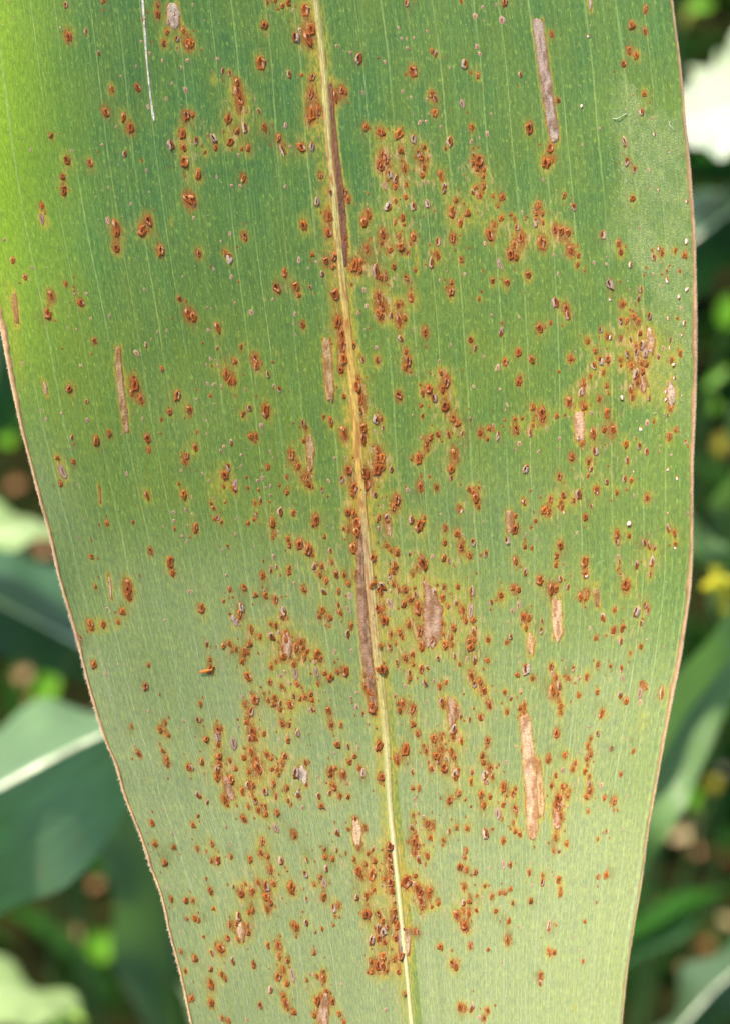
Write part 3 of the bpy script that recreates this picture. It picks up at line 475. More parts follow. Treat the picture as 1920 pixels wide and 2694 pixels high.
def tint_material(name, rough=0.6, spec=0.3, grain_scale=9000.0, bump=0.00005, amount=0.0, var=0.5):
    m = Mat(name)
    geo = m.n.new('ShaderNodeNewGeometry').outputs['Position']
    n1 = m.noise(geo, grain_scale, 3.0, .65)
    n2 = m.noise(geo, grain_scale * 0.22, 2.0)
    c = m.attr('tint', 'Color')
    c = m.mix(m.math('MULTIPLY', m.ramp(n1, .35, .7), var), c, m.mix(1.0, c, (0.45, 0.36, 0.32), 'MULTIPLY'))
    c = m.mix(m.math('MULTIPLY', m.ramp(n2, .45, .7), var * .6), c, m.mix(1.0, c, (1.35, 1.25, 1.1), 'MULTIPLY'))
    oi = m.n.new('ShaderNodeObjectInfo').outputs['Random']
    c = m.mix(1.0, c, m.node('CombineXYZ', X=m.ramp(oi, 0, 1, .85, 1.15), Y=m.ramp(oi, 0, 1, .82, 1.18), Z=m.ramp(oi, 0, 1, .85, 1.15)), 'MULTIPLY')
    nrm = m.bump(m.math('ADD', n1, n2), bump, 0.8)
    if amount:
        return m.done(m.leafy(c, c, amount, rough, spec, nrm))
    return m.done(m.principled(c, rough, spec, nrm))

M_BLADE = blade_material()
M_PUST = tint_material('rust_spores', 0.75, 0.10, 11000.0, 0.00004, 0.0, 0.55)
M_SKIN = tint_material('torn_leaf_skin', 0.45, 0.28, 9000.0, 0.00003, 0.15, 0.35)
M_DEAD = tint_material('dead_tissue', 0.75, 0.08, 6000.0, 0.00010, 0.12, 0.7)
M_RIB = tint_material('midrib_tissue', 0.42, 0.45, 5000.0, 0.00003, 0.25, 0.25)
M_EDGE = tint_material('leaf_margin', 0.5, 0.4, 7000.0, 0.00005, 0.15, 0.4)
M_HAIR = tint_material('leaf_hair', 0.35, 0.6, 3000.0, 0.00001, 0.3, 0.1)

# ------------------------------------------------------------------ the rusted leaf
LEAF_BASE = S(np.array(1085.0), np.array(2740.0))
leaf = link('maize_leaf', None, label='broad green maize leaf covered in orange brown rust pustules', category='leaf')
leaf.location = LEAF_BASE
leaf.empty_display_size = 0.01

V = S(GX, GY)
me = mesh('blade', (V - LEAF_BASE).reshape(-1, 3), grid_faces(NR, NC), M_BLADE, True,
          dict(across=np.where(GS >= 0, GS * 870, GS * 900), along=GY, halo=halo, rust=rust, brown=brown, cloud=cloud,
               sky_sheen=sky_sheen, olive=olive, rib_strip=rib_strip, sun_patch=sun_patch, backlit_glow=backlight))
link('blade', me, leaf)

# ---- midrib: a low raised rib, cream with rust-stained flanks
ry = np.linspace(-110, 2790, 760)
hw = np.interp(ry, [-110, 0, 500, 900, 1300, 1500, 1900, 2300, 2694, 2800], [9.5, 9.5, 9, 11, 12, 12, 10.5, 8.5, 7, 7])
hw = hw * (0.90 + 0.2 * vnoise(ry / 35, ry * 0, 11))
MC = 17
prof = np.linspace(-1, 1, MC)
ph = 0.42 * (1 - np.abs(prof - .05)**2.2) + 0.07 * np.sin(prof * 11)
ph[0] = ph[-1] = -.03
RX = XM(ry)[:, None] + prof[None, :] * hw[:, None]
RYY = np.repeat(ry[:, None], MC, 1)
lift = ph[None, :] * hw[:, None] * K * 0.42 + 1.2e-5
Vr = S(RX, RYY, lift)
# colour: cream, stained where pustules crowd
cream = np.array((0.32, 0.265, 0.075)); pale = np.array((0.44, 0.37, 0.13)); gold = np.array((0.46, 0.28, 0.05)); rb = np.array((0.27, 0.085, 0.014))
tan_ = np.array((0.36, 0.23, 0.11))
lines = vnoise(prof[None, :] * 5.5 + 7 + ry[:, None] * 0.0008, ry[:, None] / 420, 12)
mc = pale + (cream - pale) * ss(lines, .25, .75)[..., None]
mc = mc + (np.array((0.17, 0.21, 0.05)) - mc) * (ss(vnoise(prof[None, :] * 4 + 90, ry[:, None] / 300, 15), .6, .85) * .6)[..., None]
golden = (ss(ry, 700, 950) * (1 - ss(ry, 1250, 1450)) + 0.25 * ss(ry, 420, 600))[:, None]
mc = mc + (gold - mc) * np.clip(golden * (.4 + .9 * vnoise(prof[None, :] * 2 + 3, ry[:, None] / 45, 13)), 0, .95)[..., None]
tanned = (ss(ry, 1290, 1420) * (1 - ss(ry, 1640, 1840)))[:, None] * ss(-prof, -0.7, .3)[None, :]
mc = mc + (tan_ - mc) * (tanned * .85)[..., None]
st = ss(vnoise(prof[None, :] * 2.2 + 40, ry[:, None] / 34, 14), .55, .8) * (0.3 + .65 * ss(ry, 150, 500) * (1 - ss(ry, 1450, 1700)))[:, None]
st = np.maximum(st, ss(vnoise(ry[:, None] / 45 + prof[None, :] * .8, ry[:, None] * 0, 16), .45, .68) * ss(np.abs(prof), .25, .9)[None, :] * (1 - .6 * ss(ry, 1600, 1900))[:, None])
mc = mc * (.72 + .45 * vnoise(prof[None, :] * 3 + 11, ry[:, None] / 9, 17))[..., None]
mc = mc + (rb - mc) * (st * .75)[..., None]
greenish = ss(ry, 1600, 2100)[:, None] * ss(np.abs(prof - .1), .35, 1.0)[None, :]
mc = mc + (np.array((0.17, 0.22, 0.05)) - mc) * (greenish * .85)[..., None]
mc = mc + (np.array((0.50, 0.46, 0.27)) - mc) * (ss(ry, 1750, 2250)[:, None] * (1 - ss(np.abs(prof + .05), .25, .6))[None, :] * .8)[..., None]
link('midrib', mesh('midrib', (Vr - LEAF_BASE).reshape(-1, 3), grid_faces(760, MC), M_RIB, True, None, mc.reshape(-1, 3)), leaf,
     label='cream midrib with rust stained flanks')

# ---- margins: thick tan edge with a pale toothed rim
def margin(side):
    n = 980
    y = np.linspace(-110, 2790, n)
    if side < 0:
        w = np.interp(y, [-110, 700, 860, 1000, 1150, 1500, 2000, 2790], [10, 14, 20, 15, 11, 10, 8, 8])
    else:
        w = np.interp(y, [-110, 300, 500, 900, 1200, 1500, 1650, 1800, 1900, 2300, 2790], [7, 9, 13, 15, 13, 13, 15, 17, 12, 8, 7])
    w = w * (0.62 + 0.45 * vnoise(y / 70, y * 0, 20 + side) + .3 * vnoise(y / 16, y * 0, 30 + side))
    tooth = 2.6 * (np.abs(((y / 9.5 + 0.3 * vnoise(y / 20, y * 0, 22)) % 1.0) - 0.5) * 2)**1.5 + 0.8 * vnoise(y / 5, y * 0, 23)
    base = XL(y) if side < 0 else XR(y)
    cols = []
    xs = []; lf = []
    # from the inside of the blade out to the rim, then round the back
    fr = [1.0, 0.75, 0.42, 0.16, -0.03, -0.02, 0.4]
    w = w * .78
    hh = [0.3, 2.2, 3.4, 3.2, 0.6, -2.4, -2.6]
    if side < 0:
        inner = np.array((0.36, 0.19, 0.065)); mid_ = np.array((0.47, 0.26, 0.12)); rim = np.array((0.50, 0.36, 0.21))
    else:
        inner = np.array((0.33, 0.19, 0.075)); mid_ = np.array((0.43, 0.26, 0.13)); rim = np.array((0.50, 0.38, 0.235))
    tint = [inner * .7, inner * .9, mid_ * .85, mid_, rim, mid_ * .7, mid_ * .5]
    for f, h_, t_ in zip(fr, hh, tint):
        out = tooth * (1 if f < .3 else 0)
        xs.append(base - side * (w * f) + side * out)
        lf.append(h_ * K * (0.8 + .4 * vnoise(y / 14, y * 0 + f * 3, 25)))
        nn = vnoise(y / 40, y * 0 + f * 9, 26)[:, None]; n2 = vnoise(y / 9, y * 0 + f * 7, 27)[:, None]
        cc = t_[None, :] * (0.65 + 0.55 * nn) * (0.8 + .4 * n2)
        if side > 0:   # green shows between brown lengths near the top and base
            g = (np.interp(y, [0, 350, 480, 1950, 2200, 2800], [.45, .25, 0, 0, .5, .65]) * (f > .3))[:, None]
            cc = cc * (1 - g) + np.array((0.12, 0.15, 0.04)) * g
        else:
            g = (np.interp(y, [0, 600, 760, 2300, 2700], [.6, .5, 0, 0, .2]) * (f > .3))[:, None]
            cc = cc * (1 - g) + np.array((0.16, 0.2, 0.04)) * g
        cols.append(cc)
    X = np.stack(xs, 1); Z = np.stack(lf, 1); C = np.stack(cols, 1)
    Y = np.repeat(y[:, None], len(fr), 1)
    s = to_s(X, Y)
    V = P(X, Y, D0 - bulge(np.clip(s, -1, 1), Y) - Z)
    F = grid_faces(n, len(fr))
    if side > 0:
        F = F[:, ::-1]
    mo = link('margin', mesh('margin', (V - LEAF_BASE).reshape(-1, 3), F, M_EDGE, True, None, C.reshape(-1, 3)), leaf,
         label='tan thickened margin with pale bristly fringe' if side < 0 else 'brown margin with pale rim beside the painted sunlit patch')
    # fringe of fine bristles
    yy = np.arange(-60, 2760, 3.1) + rng.uniform(-1.5, 1.5, len(np.arange(-60, 2760, 3.1)))
    L_ = rng.uniform(3, 8.5, len(yy)) * (1.0 if side < 0 else 0.5)
    if side < 0:
        L_ *= np.interp(yy, [0, 1400, 1700, 2700], [.8, .9, 1.25, 1.1])
    bx = XL(yy) if side < 0 else XR(yy)
    dirx = side * rng.uniform(.35, .95, len(yy)); diry = np.where(rng.random(len(yy)) < .85, 1, -1) * rng.uniform(.4, 1.0, len(yy)) * (1 if side < 0 else -.6)
    zz = bulge(np.clip(to_s(bx, yy), -1, 1), yy)
    a = P(bx - side * 1.0, yy - 1.1, D0 - zz - 2e-5); b = P(bx - side * 1.0, yy + 1.1, D0 - zz - 2e-5)
    a2 = P(bx - side * 1.0, yy, D0 - zz - 9e-5)
    tip = P(bx + dirx * L_, yy + diry * L_, D0 - zz - rng.uniform(-1, 3, len(yy)) * K)
    Vh = np.stack([a, b, a2, tip], 1).reshape(-1, 3)
    i = np.arange(len(yy))[:, None] * 4
    Fh = np.concatenate([i + np.array([[0, 1, 3]]), i + np.array([[1, 2, 3]]), i + np.array([[2, 0, 3]])], 0)
    link('margin_bristles', mesh('margin_bristles', Vh - LEAF_BASE, Fh, M_HAIR, False, None, np.tile((0.72, 0.66, 0.52), (len(Vh), 1))), mo, kind='stuff')
margin(-1); margin(1)

# ---- dead patches: dried strips between the veins
DEADCOL = dict(grey=((0.40, 0.315, 0.245), (0.23, 0.155, 0.105)), tan=((0.38, 0.25, 0.125), (0.24, 0.12, 0.045)), pink=((0.45, 0.30, 0.185), (0.27, 0.145, 0.07)),
               purple=((0.125, 0.060, 0.038), (0.20, 0.10, 0.05)), white=((0.66, 0.62, 0.52), (0.5, 0.45, 0.36)), brown=((0.27, 0.15, 0.06), (0.2, 0.1, 0.04)),
               rib=((0.35, 0.225, 0.13), (0.20, 0.11, 0.055)))
for pts, ck, relief, lab in DEAD:
    a = np.array(pts, float)
    n = max(8, int((a[-1, 1] - a[0, 1]) / 4.0)); m_ = 9
    y = np.linspace(a[0, 1], a[-1, 1], n)
    cx = np.interp(y, a[:, 1], a[:, 0]); w = np.interp(y, a[:, 1], a[:, 2])
    sd = int(a[0, 0] * 7 + a[0, 1]) % 9999
    w = w * np.clip(.72 + np.minimum(np.arange(n), np.arange(n)[::-1]) * .10, 0, 1)
    t = np.linspace(-1, 1, m_)
    wob_l = w * (0.92 + .16 * vnoise(y / 18, y * 0, sd) + .12 * vnoise(y / 4, y * 0, sd)); wob_r = w * (0.92 + .16 * vnoise(y / 18, y * 0 + 5, sd) + .12 * vnoise(y / 4, y * 0 + 7, sd))
    X = cx[:, None] + np.where(t < 0, t[None, :] * wob_l[:, None], t[None, :] * wob_r[:, None])
    Y = np.repeat(y[:, None], m_, 1) + 5.0 * (vnoise(X / 5, X * 0, sd + 3) - .5) * np.maximum(3.6 * np.exp(-np.minimum(np.arange(n), np.arange(n)[::-1]) / 2.5), .3)[:, None]
    ed = np.clip(np.minimum(1 - np.abs(t)[None, :], np.minimum(np.arange(n), np.arange(n)[::-1])[:, None] * .5), 0, 1)
    nz = vnoise(X / 4.0, Y / 16.0, sd + 1); nz2 = vnoise(X / 9.0, Y / 30.0, sd + 2)
    Z = (-0.25 + np.minimum(ed * 5, 1) * (0.75 + 1.0 * relief * (nz - .35) * .9)) * K * 1.3 + 1.2e-5 * np.minimum(ed * 5, 1)
    Vd = S(X, Y, Z)
    c0, c1 = np.array(DEADCOL[ck][0]), np.array(DEADCOL[ck][1])
    f = ss(nz * .6 + nz2 * .6, .45, .85)[..., None]
    C = c0 + (c1 - c0) * f
    em = (1 - np.minimum(ed * 2.4, 1))[..., None] * (0.75 if ck != 'white' else .1)
    C = C + (np.array((0.27, 0.12, 0.035)) - C) * em
    o = link('dead_patch', mesh('dead_patch', (Vd - LEAF_BASE).reshape(-1, 3), grid_faces(n, m_), M_DEAD, True, None, C.reshape(-1, 3)), leaf)
    if lab:
        o['label'] = lab

# ---- rust pustules
LIP = np.array((0.275, 0.084, 0.014)); RUSTC = np.array((0.205, 0.054, 0.010)); DARK = np.array((0.105, 0.027, 0.006)); PIT = np.array((0.042, 0.012, 0.005))
ORG = np.array((0.305, 0.098, 0.016)); GREY = np.array((0.235, 0.155, 0.10)); PALE = np.array((0.33, 0.245, 0.18)); WHT = np.array((0.66, 0.58, 0.48)); TAN = np.array((0.40, 0.25, 0.14))
NSEG = 10
def proto(kind, seed):
    """Unit pustule: x across, y along, z out of the blade. Returns verts, tris, colours."""
    g = np.random.default_rng(seed * 31 + ord(kind))
    ang = np.arange(NSEG) * 2 * math.pi / NSEG + g.uniform(-.22, .22, NSEG)
    rough = .40 if kind in 'dr' else .24
    jit = 1 + g.uniform(-rough, rough, NSEG)
    half = np.cos(ang - g.uniform(0, 6.28))       # which side keeps its skin
    def side(a, b, k=0.0):
        f = (half > k)[:, None]
        return np.where(f, a[None, :], b[None, :])
    one = np.ones((NSEG, 1))
    mott = lambda lo, hi: g.uniform(lo, hi, (NSEG, 1))
    tilt = g.uniform(-.10, .10)
    sl = g.uniform(-.30, .30)
    ox, oy = g.uniform(-.22, .22), g.uniform(-.18, .22)      # the slit is off centre
    sw = g.uniform(.10, .26)
    if kind == 'd':
        rings = [(1, 1, -.10, one * LIP * mott(.75, 1.15)), (.80, .82, .26, one * RUSTC * mott(.7, 1.5)), (.46, .60, .30, one * DARK * mott(1.2, 3.0)), (sw, .40, .17, one * PIT * mott(.8, 2))]; cc = PIT; cz = .12
    elif kind == 'r':
        rings = [(1, 1, -.10, one * ORG * mott(.8, 1.1)), (.80, .80, .26, one * RUSTC * mott(.8, 1.7)), (.50, .56, .38, one * ORG * mott(.45, 1.15)), (sw * .7, .42, .24, one * DARK * 1.4)]; cc = DARK; cz = .18
    elif kind == 'f':
        rings = [(1, 1, -.10, side(TAN, LIP)), (.82, .85, .26, side(GREY, RUSTC)), (.48, .62, .38, side(PALE, RUSTC * .9)), (sw * .7, .48, .14, one * DARK)]; cc = PIT; cz = .10
    elif kind == 'p':
        rings = [(1, 1, -.06, one * TAN * .8), (.80, .80, .22, side(GREY, TAN)), (.45, .5, .30, side(PALE, GREY * .8)), (.12, .30, .22, one * RUSTC * 1.3)]; cc = RUSTC; cz = .20
    elif kind == 'g':
        rings = [(1, 1, -.06, one * LIP), (.80, .86, .16, one * GREY * mott(.8, 1)), (.42, .62, .24, one * PALE * mott(.8, 1.0)), (.06, .50, .12, one * DARK * 1.6)]; cc = DARK; cz = .1
    elif kind == 'w':
        rings = [(1, 1, -.08, one * LIP), (.84, .84, .30, side(PALE, RUSTC, -.2)), (.52, .56, .62, side(WHT, LIP, -.4)), (.15, .2, .60, side(WHT, LIP, -.5))]; cc = WHT; cz = .58
    else:
        rings = [(1, 1, -.05, one * TAN * .7), (.75, .78, .10, one * TAN * .9), (.4, .45, .15, one * PALE * .75), (.1, .2, .12, one * TAN * .7)]; cc = TAN * .7; cz = .12
    vs, cs = [], []
    for q, (rx, rk, z, c) in enumerate(rings):
        j = 1 + (jit - 1) * (1, .9, .7, .4)[q]
        zz = z + (g.uniform(-.08, .08, NSEG) if 0 < z else 0) + (tilt * np.sin(ang) * rx if z > 0 else 0)
        if kind in 'df' and z > .2:
            zz = zz + .12 * np.clip(half, 0, 1)
        o_ = (0, .25, .6, 1)[q]
        vs.append(np.stack([rx * j * np.cos(ang) + sl * np.sin(ang) * rk + ox * o_, rk * j * np.sin(ang) + oy * o_, zz * np.ones(NSEG)], 1)); cs.append(c * mott(.85, 1.15))
    if kind in 'dr':      # crumbs of dried skin left on the rim, some slits almost closed
        for q in g.integers(0, NSEG, int(g.integers(0, 4))):
            cs[int(g.integers(1, 3))][q] = TAN * g.uniform(.7, 1.25)
        if g.random() < .4:
            cs[3][:] = RUSTC * g.uniform(.5, .9); cc = RUSTC * .5
    vs.append(np.array([[ox, oy, cz]])); cs.append(cc[None, :])
    F = []
    for q in range(3):
        for i in range(NSEG):
            a, b = q * NSEG + i, q * NSEG + (i + 1) % NSEG
            F += [(a, b, b + NSEG), (a, b + NSEG, a + NSEG)]
    for i in range(NSEG):
        F.append((3 * NSEG + i, 3 * NSEG + (i + 1) % NSEG, 4 * NSEG))
    return np.concatenate(vs), np.array(F), np.concatenate(cs)
NVAR = 16
PROTO = {k: [proto(k, i) for i in range(NVAR)] for k in KIND_W}
PMESH = {k: [mesh('rust_pustule', *PROTO[k][i][:2], M_SKIN if k in 'pgw' else M_PUST, k in 'pgwt', None, PROTO[k][i][2]) for i in range(NVAR)] for k in PROTO}
p3, ax3, ay3, n3 = frame(px_, py_)
onleaf = np.abs(to_s(px_, py_)) < 0.99
vis = (py_ > -15) & (py_ < 2710) & (px_ > -15) & onleaf
# sink under / ride over the midrib and the dead patches
ride = np.where(np.abs(px_ - XM(py_)) < 11, 0.30 * 11 * K * .8, 0.0)
order = np.argsort(-np.where(vis & (pk_ != 't'), pl_, 0))
single = set(order[:300].tolist())
def flap(seed):
    g = np.random.default_rng(seed)
    u, v = np.meshgrid(np.linspace(0, 1, 4), np.linspace(-1, 1, 5), indexing='ij')
    x = .95 - u * (.75 + .1 * np.cos(v * 4 + seed)) - .15 * v**2; y = v * (.75 - .28 * u) + g.uniform(-.08, .08, u.shape)
    z = .12 + .42 * np.sin(u * 2.2) + .12 * u + g.uniform(-.04, .04, u.shape)
    c = (PALE * 1.05)[None, None, :] * g.uniform(.75, 1.15, u.shape)[..., None]
    return mesh('torn_skin', np.stack([x, y, z], -1).reshape(-1, 3), grid_faces(4, 5), M_SKIN, True, None, c.reshape(-1, 3))
FLAPS = [flap(q) for q in range(5)]
sv, sf, sc = [], [], []
off = 0
for i in range(len(pust)):
    if not onleaf[i]:
        continue
    k = pk_[i]; var = int(rng.integers(NVAR)); hl = pl_[i] / 2 * K * rng.uniform(.84, 1.08) * (.78 if k in 'ptw' else 1); wd = KIND_W[k] * rng.uniform(.66, 1.12)
    if pl_[i] < 16: wd = min(1.0, wd * 1.18)
    if pl_[i] > 36: wd *= .82
    hw_ = hl * wd
    a = rng.normal(0, .16)
    ca, sa = math.cos(a), math.sin(a)
    X3 = ax3[i] * ca + ay3[i] * sa; Y3 = ay3[i] * ca - ax3[i] * sa
    hz = min(hw_, hl) * rng.uniform(.45, .95) * dict(t=.6, p=.6, w=.9).get(k, .85)
    pos = p3[i] + n3[i] * (ride[i] + 4e-6)
    if rng.random() < .5: X3, hwx = X3, hw_
    else: X3, hwx = X3, hw_
    if i in single:
        o = link('rust_pustule', PMESH[k][var], leaf)
        Mx = np.eye(4); Mx[:3, 0] = X3 * hw_; Mx[:3, 1] = Y3 * hl; Mx[:3, 2] = n3[i] * hz; Mx[:3, 3] = pos - LEAF_BASE
        o.matrix_local = Matrix(Mx.tolist())
        if k == 'f' and rng.random() < .7:
            fo = link('torn_skin', FLAPS[int(rng.integers(5))], o)
            fo.rotation_euler = (0, 0, rng.choice([0.0, math.pi]) + rng.uniform(-.5, .5))
    else:
        v, f, c = PROTO[k][var]
        sv.append((pos - LEAF_BASE) + v[:, :1] * X3 * hw_ + v[:, 1:2] * Y3 * hl + v[:, 2:] * n3[i] * hz)
        sf.append(f + off); off += len(v)
        sc.append(c * rng.uniform(.82, 1.18))
link('small_rust_pustules', mesh('small_rust_pustules', np.concatenate(sv), np.concatenate(sf), M_PUST, True, None, np.concatenate(sc)), leaf, kind='stuff',
     label='many tiny rust pustules and pale flecks')

# ---- loose orange flake standing off one pustule
fx, fy = 543.0, 1763.0
tq = np.linspace(0, 1, 7)
fl = []
for t in tq:
    w = 4.2 * math.sin(math.pi * min(1, .12 + t * .88)) + .5
    for sgn in (-1, 0, 1):
        fl.append(S(np.array(fx - 18 + 34 * t), np.array(fy + 6 - 7 * t + sgn * w), (2.5 + 2 * t + (1.5 if sgn == 0 else 0)) * K) - LEAF_BASE)
link('rust_flake', mesh('rust_flake', fl, grid_faces(7, 3), M_PUST, True, None, np.tile((0.55, 0.16, 0.03), (21, 1))), leaf, label='bright orange flake lifted off a pustule')

# ---- short glassy hairs on the blade, denser in the painted sunlit patch
nh = 5200
hy = rng.uniform(-40, 2730, nh); hs = rng.uniform(-.96, .97, nh)
dn = rng.random(nh) < .42
hy[dn] = rng.uniform(190, 1150, dn.sum()); hx = to_x(hs, hy)
hx[dn] = rng.uniform(1600, 1815, dn.sum())
keep = (~dn) | ((hx > 1600 + 0.20 * np.clip(hy - 520, 0, 900)) & (hy > 170 + .95 * np.clip(hx - 1620, 0, 150)))
keep &= (np.abs(to_s(hx, hy)) < .985) & (dn | (rng.random(nh) < .25))
hx, hy, dn = hx[keep], hy[keep], dn[keep]
hp, hax, hay, hn = frame(hx, hy)
ll = (rng.uniform(1.5, 4.5, len(hx)) * np.where(dn, 1.0, .8) * K)[:, None]
th = rng.uniform(-1.2, 1.2, len(hx))[:, None]
dirv = hay * np.cos(th) + hax * np.sin(th) + hn * rng.uniform(.1, .9, len(hx))[:, None]
wv = np.cross(dirv, hn); wv /= np.linalg.norm(wv, axis=1, keepdims=True)
wv = wv * (rng.uniform(.5, 1.0, len(hx)) * K)[:, None]
base = hp + hn * 1e-5
Vh = np.stack([base - wv, base + wv, base + dirv * ll + wv * .3, base + dirv * ll - wv * .3], 1).reshape(-1, 3)
Fh = np.arange(len(Vh)).reshape(-1, 4)
link('blade_hairs', mesh('blade_hairs', Vh - LEAF_BASE, Fh, M_HAIR, False, None, np.tile((0.50, 0.50, 0.30), (len(Vh), 1))), leaf, kind='stuff')
# a few curled hairs one can pick out
for x0, y0, dx, dy, ln in ((1610, 311, 1, -.22, 38), (1762, 318, .2, 1, 26)):
    t = np.linspace(0, 1, 9); nn = math.hypot(dx, dy); dx, dy = dx / nn, dy / nn
    cxv = x0 + dx * ln * t - dy * 3.5 * np.sin(t * 5); cyv = y0 + dy * ln * t + dx * 3.5 * np.sin(t * 5)
    rr = 0.75
    V1 = [S(cxv + a * -dy * rr, cyv + a * dx * rr, (1.5 + 3 * np.sin(t * 3.1) + z) * K) for a, z in ((-1, 0), (0, 1.2), (1, 0))]
    link('curled_hair', mesh('curled_hair', (np.stack(V1, 1) - LEAF_BASE).reshape(-1, 3), grid_faces(9, 3), M_HAIR, True, None, np.tile((0.62, 0.6, 0.5), (27, 1))), leaf)
# ------------------------------------------------------------------ the field behind
def soil_material():
    m = Mat('soil')
    g = m.n.new('ShaderNodeNewGeometry').outputs['Position']
    n1 = m.noise(g, 14.0, 5.0, .6); n2 = m.noise(g, 70.0, 4.0, .65)
    c = m.mix(m.ramp(n1, .35, .7), (0.006, 0.007, 0.0025), (0.014, 0.015, 0.004))
    c = m.mix(m.ramp(n2, .6, .75, 0, .6), c, (0.03, 0.022, 0.008))
    return m.done(m.principled(c, .95, .0, m.bump(n2, .02, .6)))
gm = bpy.data.meshes.new('ground')
n = 60
gx = np.linspace(-1, 1, n); gx = np.sign(gx) * (np.abs(gx)**2.2) * 30
X, Y = np.meshgrid(gx, gx + 2.0, indexing='ij')
Z = 0.03 * (vnoise(X * 3 + 90, Y * 3 + 90, 40) - .5) * np.clip(1 - np.hypot(X, Y - 2) / 15, 0, 1)
link('ground', mesh('ground', np.stack([X, Y, Z], -1).reshape(-1, 3), grid_faces(n, n)[:, ::-1], soil_material()), None, kind='structure')

def far_leaf_material(name, col, thr=(1.5, 1.8, .6), amount=.4, rough=.42, spots=0.0, spec=.5, streak=.5):
    m = Mat(name)
    a, b = m.attr('across'), m.attr('along')
    v = m.node('CombineXYZ', X=m.math('MULTIPLY', a, 26.0), Y=m.math('MULTIPLY', b, 1.6))
    st = m.noise(v, 1.0, 3.0)
    c = m.mix(m.math('MULTIPLY', m.ramp(st, .35, .7), streak), col, tuple(min(1, x * 1.7 + .01) for x in col))
    if spots:
        v2 = m.node('CombineXYZ', X=m.math('MULTIPLY', a, 9.0), Y=m.math('MULTIPLY', b, 7.0))
        c = m.mix(m.math('MULTIPLY', m.ramp(m.noise(v2, 1.0, 2.0), .64, .72), spots), c, (0.30, 0.16, 0.07))
    t = m.mix(1.0, c, thr, 'MULTIPLY')
    return m.done(m.leafy(c, t, amount, rough, spec, m.bump(st, .0006, .4)))
def plain_material(name, col, rough=.6, amount=0.0, spec=.3):
    m = Mat(name)
    g = m.n.new('ShaderNodeNewGeometry').outputs['Position']
    n1 = m.noise(g, 160.0, 4.0, .6)
    c = m.mix(m.ramp(n1, .35, .7), tuple(x * .7 for x in col), tuple(min(1, x * 1.25) for x in col))
    nr = m.bump(n1, .001, .4)
    if amount:
        return m.done(m.leafy(c, m.mix(1.0, c, (1.4, 1.6, .7), 'MULTIPLY'), amount, rough, spec, nr))
    return m.done(m.principled(c, rough, spec, nr))
GREENS = dict(
    teal=far_leaf_material('leaf_bluish_green', (0.105, 0.175, 0.085), spots=.5),
    dark=far_leaf_material('leaf_deep_green', (0.024, 0.070, 0.024)),
    mid=far_leaf_material('leaf_mid_green', (0.095, 0.160, 0.048), amount=.35, spec=.3),
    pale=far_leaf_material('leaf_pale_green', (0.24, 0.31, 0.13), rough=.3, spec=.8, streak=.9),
    white=far_leaf_material('leaf_sunlit_white', (0.40, 0.43, 0.32), rough=.3, spec=.6),  # sun glare on the leaf painted as near-white colour
    grey=far_leaf_material('leaf_grey_green', (0.050, 0.085, 0.040), spec=.25),
    lime=plain_material('leaf_lime', (0.13, 0.30, 0.012), .45, .5),
    yellow=plain_material('leaf_yellow', (0.28, 0.24, 0.02), .5, .4),
    gold=plain_material('leaf_gold', (0.52, 0.46, 0.03), .5, .4),
    dry=plain_material('dry_leaf', (0.27, 0.14, 0.06), .7, .2),
    rusty=plain_material('rusty_dry_leaf', (0.17, 0.065, 0.014), .7, .2),
    straw=plain_material('straw', (0.40, 0.29, 0.13), .6, .15),
    rib=plain_material('pale_midrib', (0.50, 0.52, 0.34), .35, .2, .5),
    stem=plain_material('green_stem', (0.07, 0.13, 0.03), .5, .1))

def resample(pts, n):
    a = np.array(pts, float)
    d = np.r_[0, np.cumsum(np.hypot(np.diff(a[:, 0]), np.diff(a[:, 1])))]; d /= d[-1]
    t = np.linspace(0, 1, n)
    # smooth the polyline a little
    out = np.stack([np.interp(t, d, a[:, k]) for k in range(3)], 1)
    for _ in range(6):
        out[1:-1] = .25 * out[:-2] + .5 * out[1:-1] + .25 * out[2:]
    return out

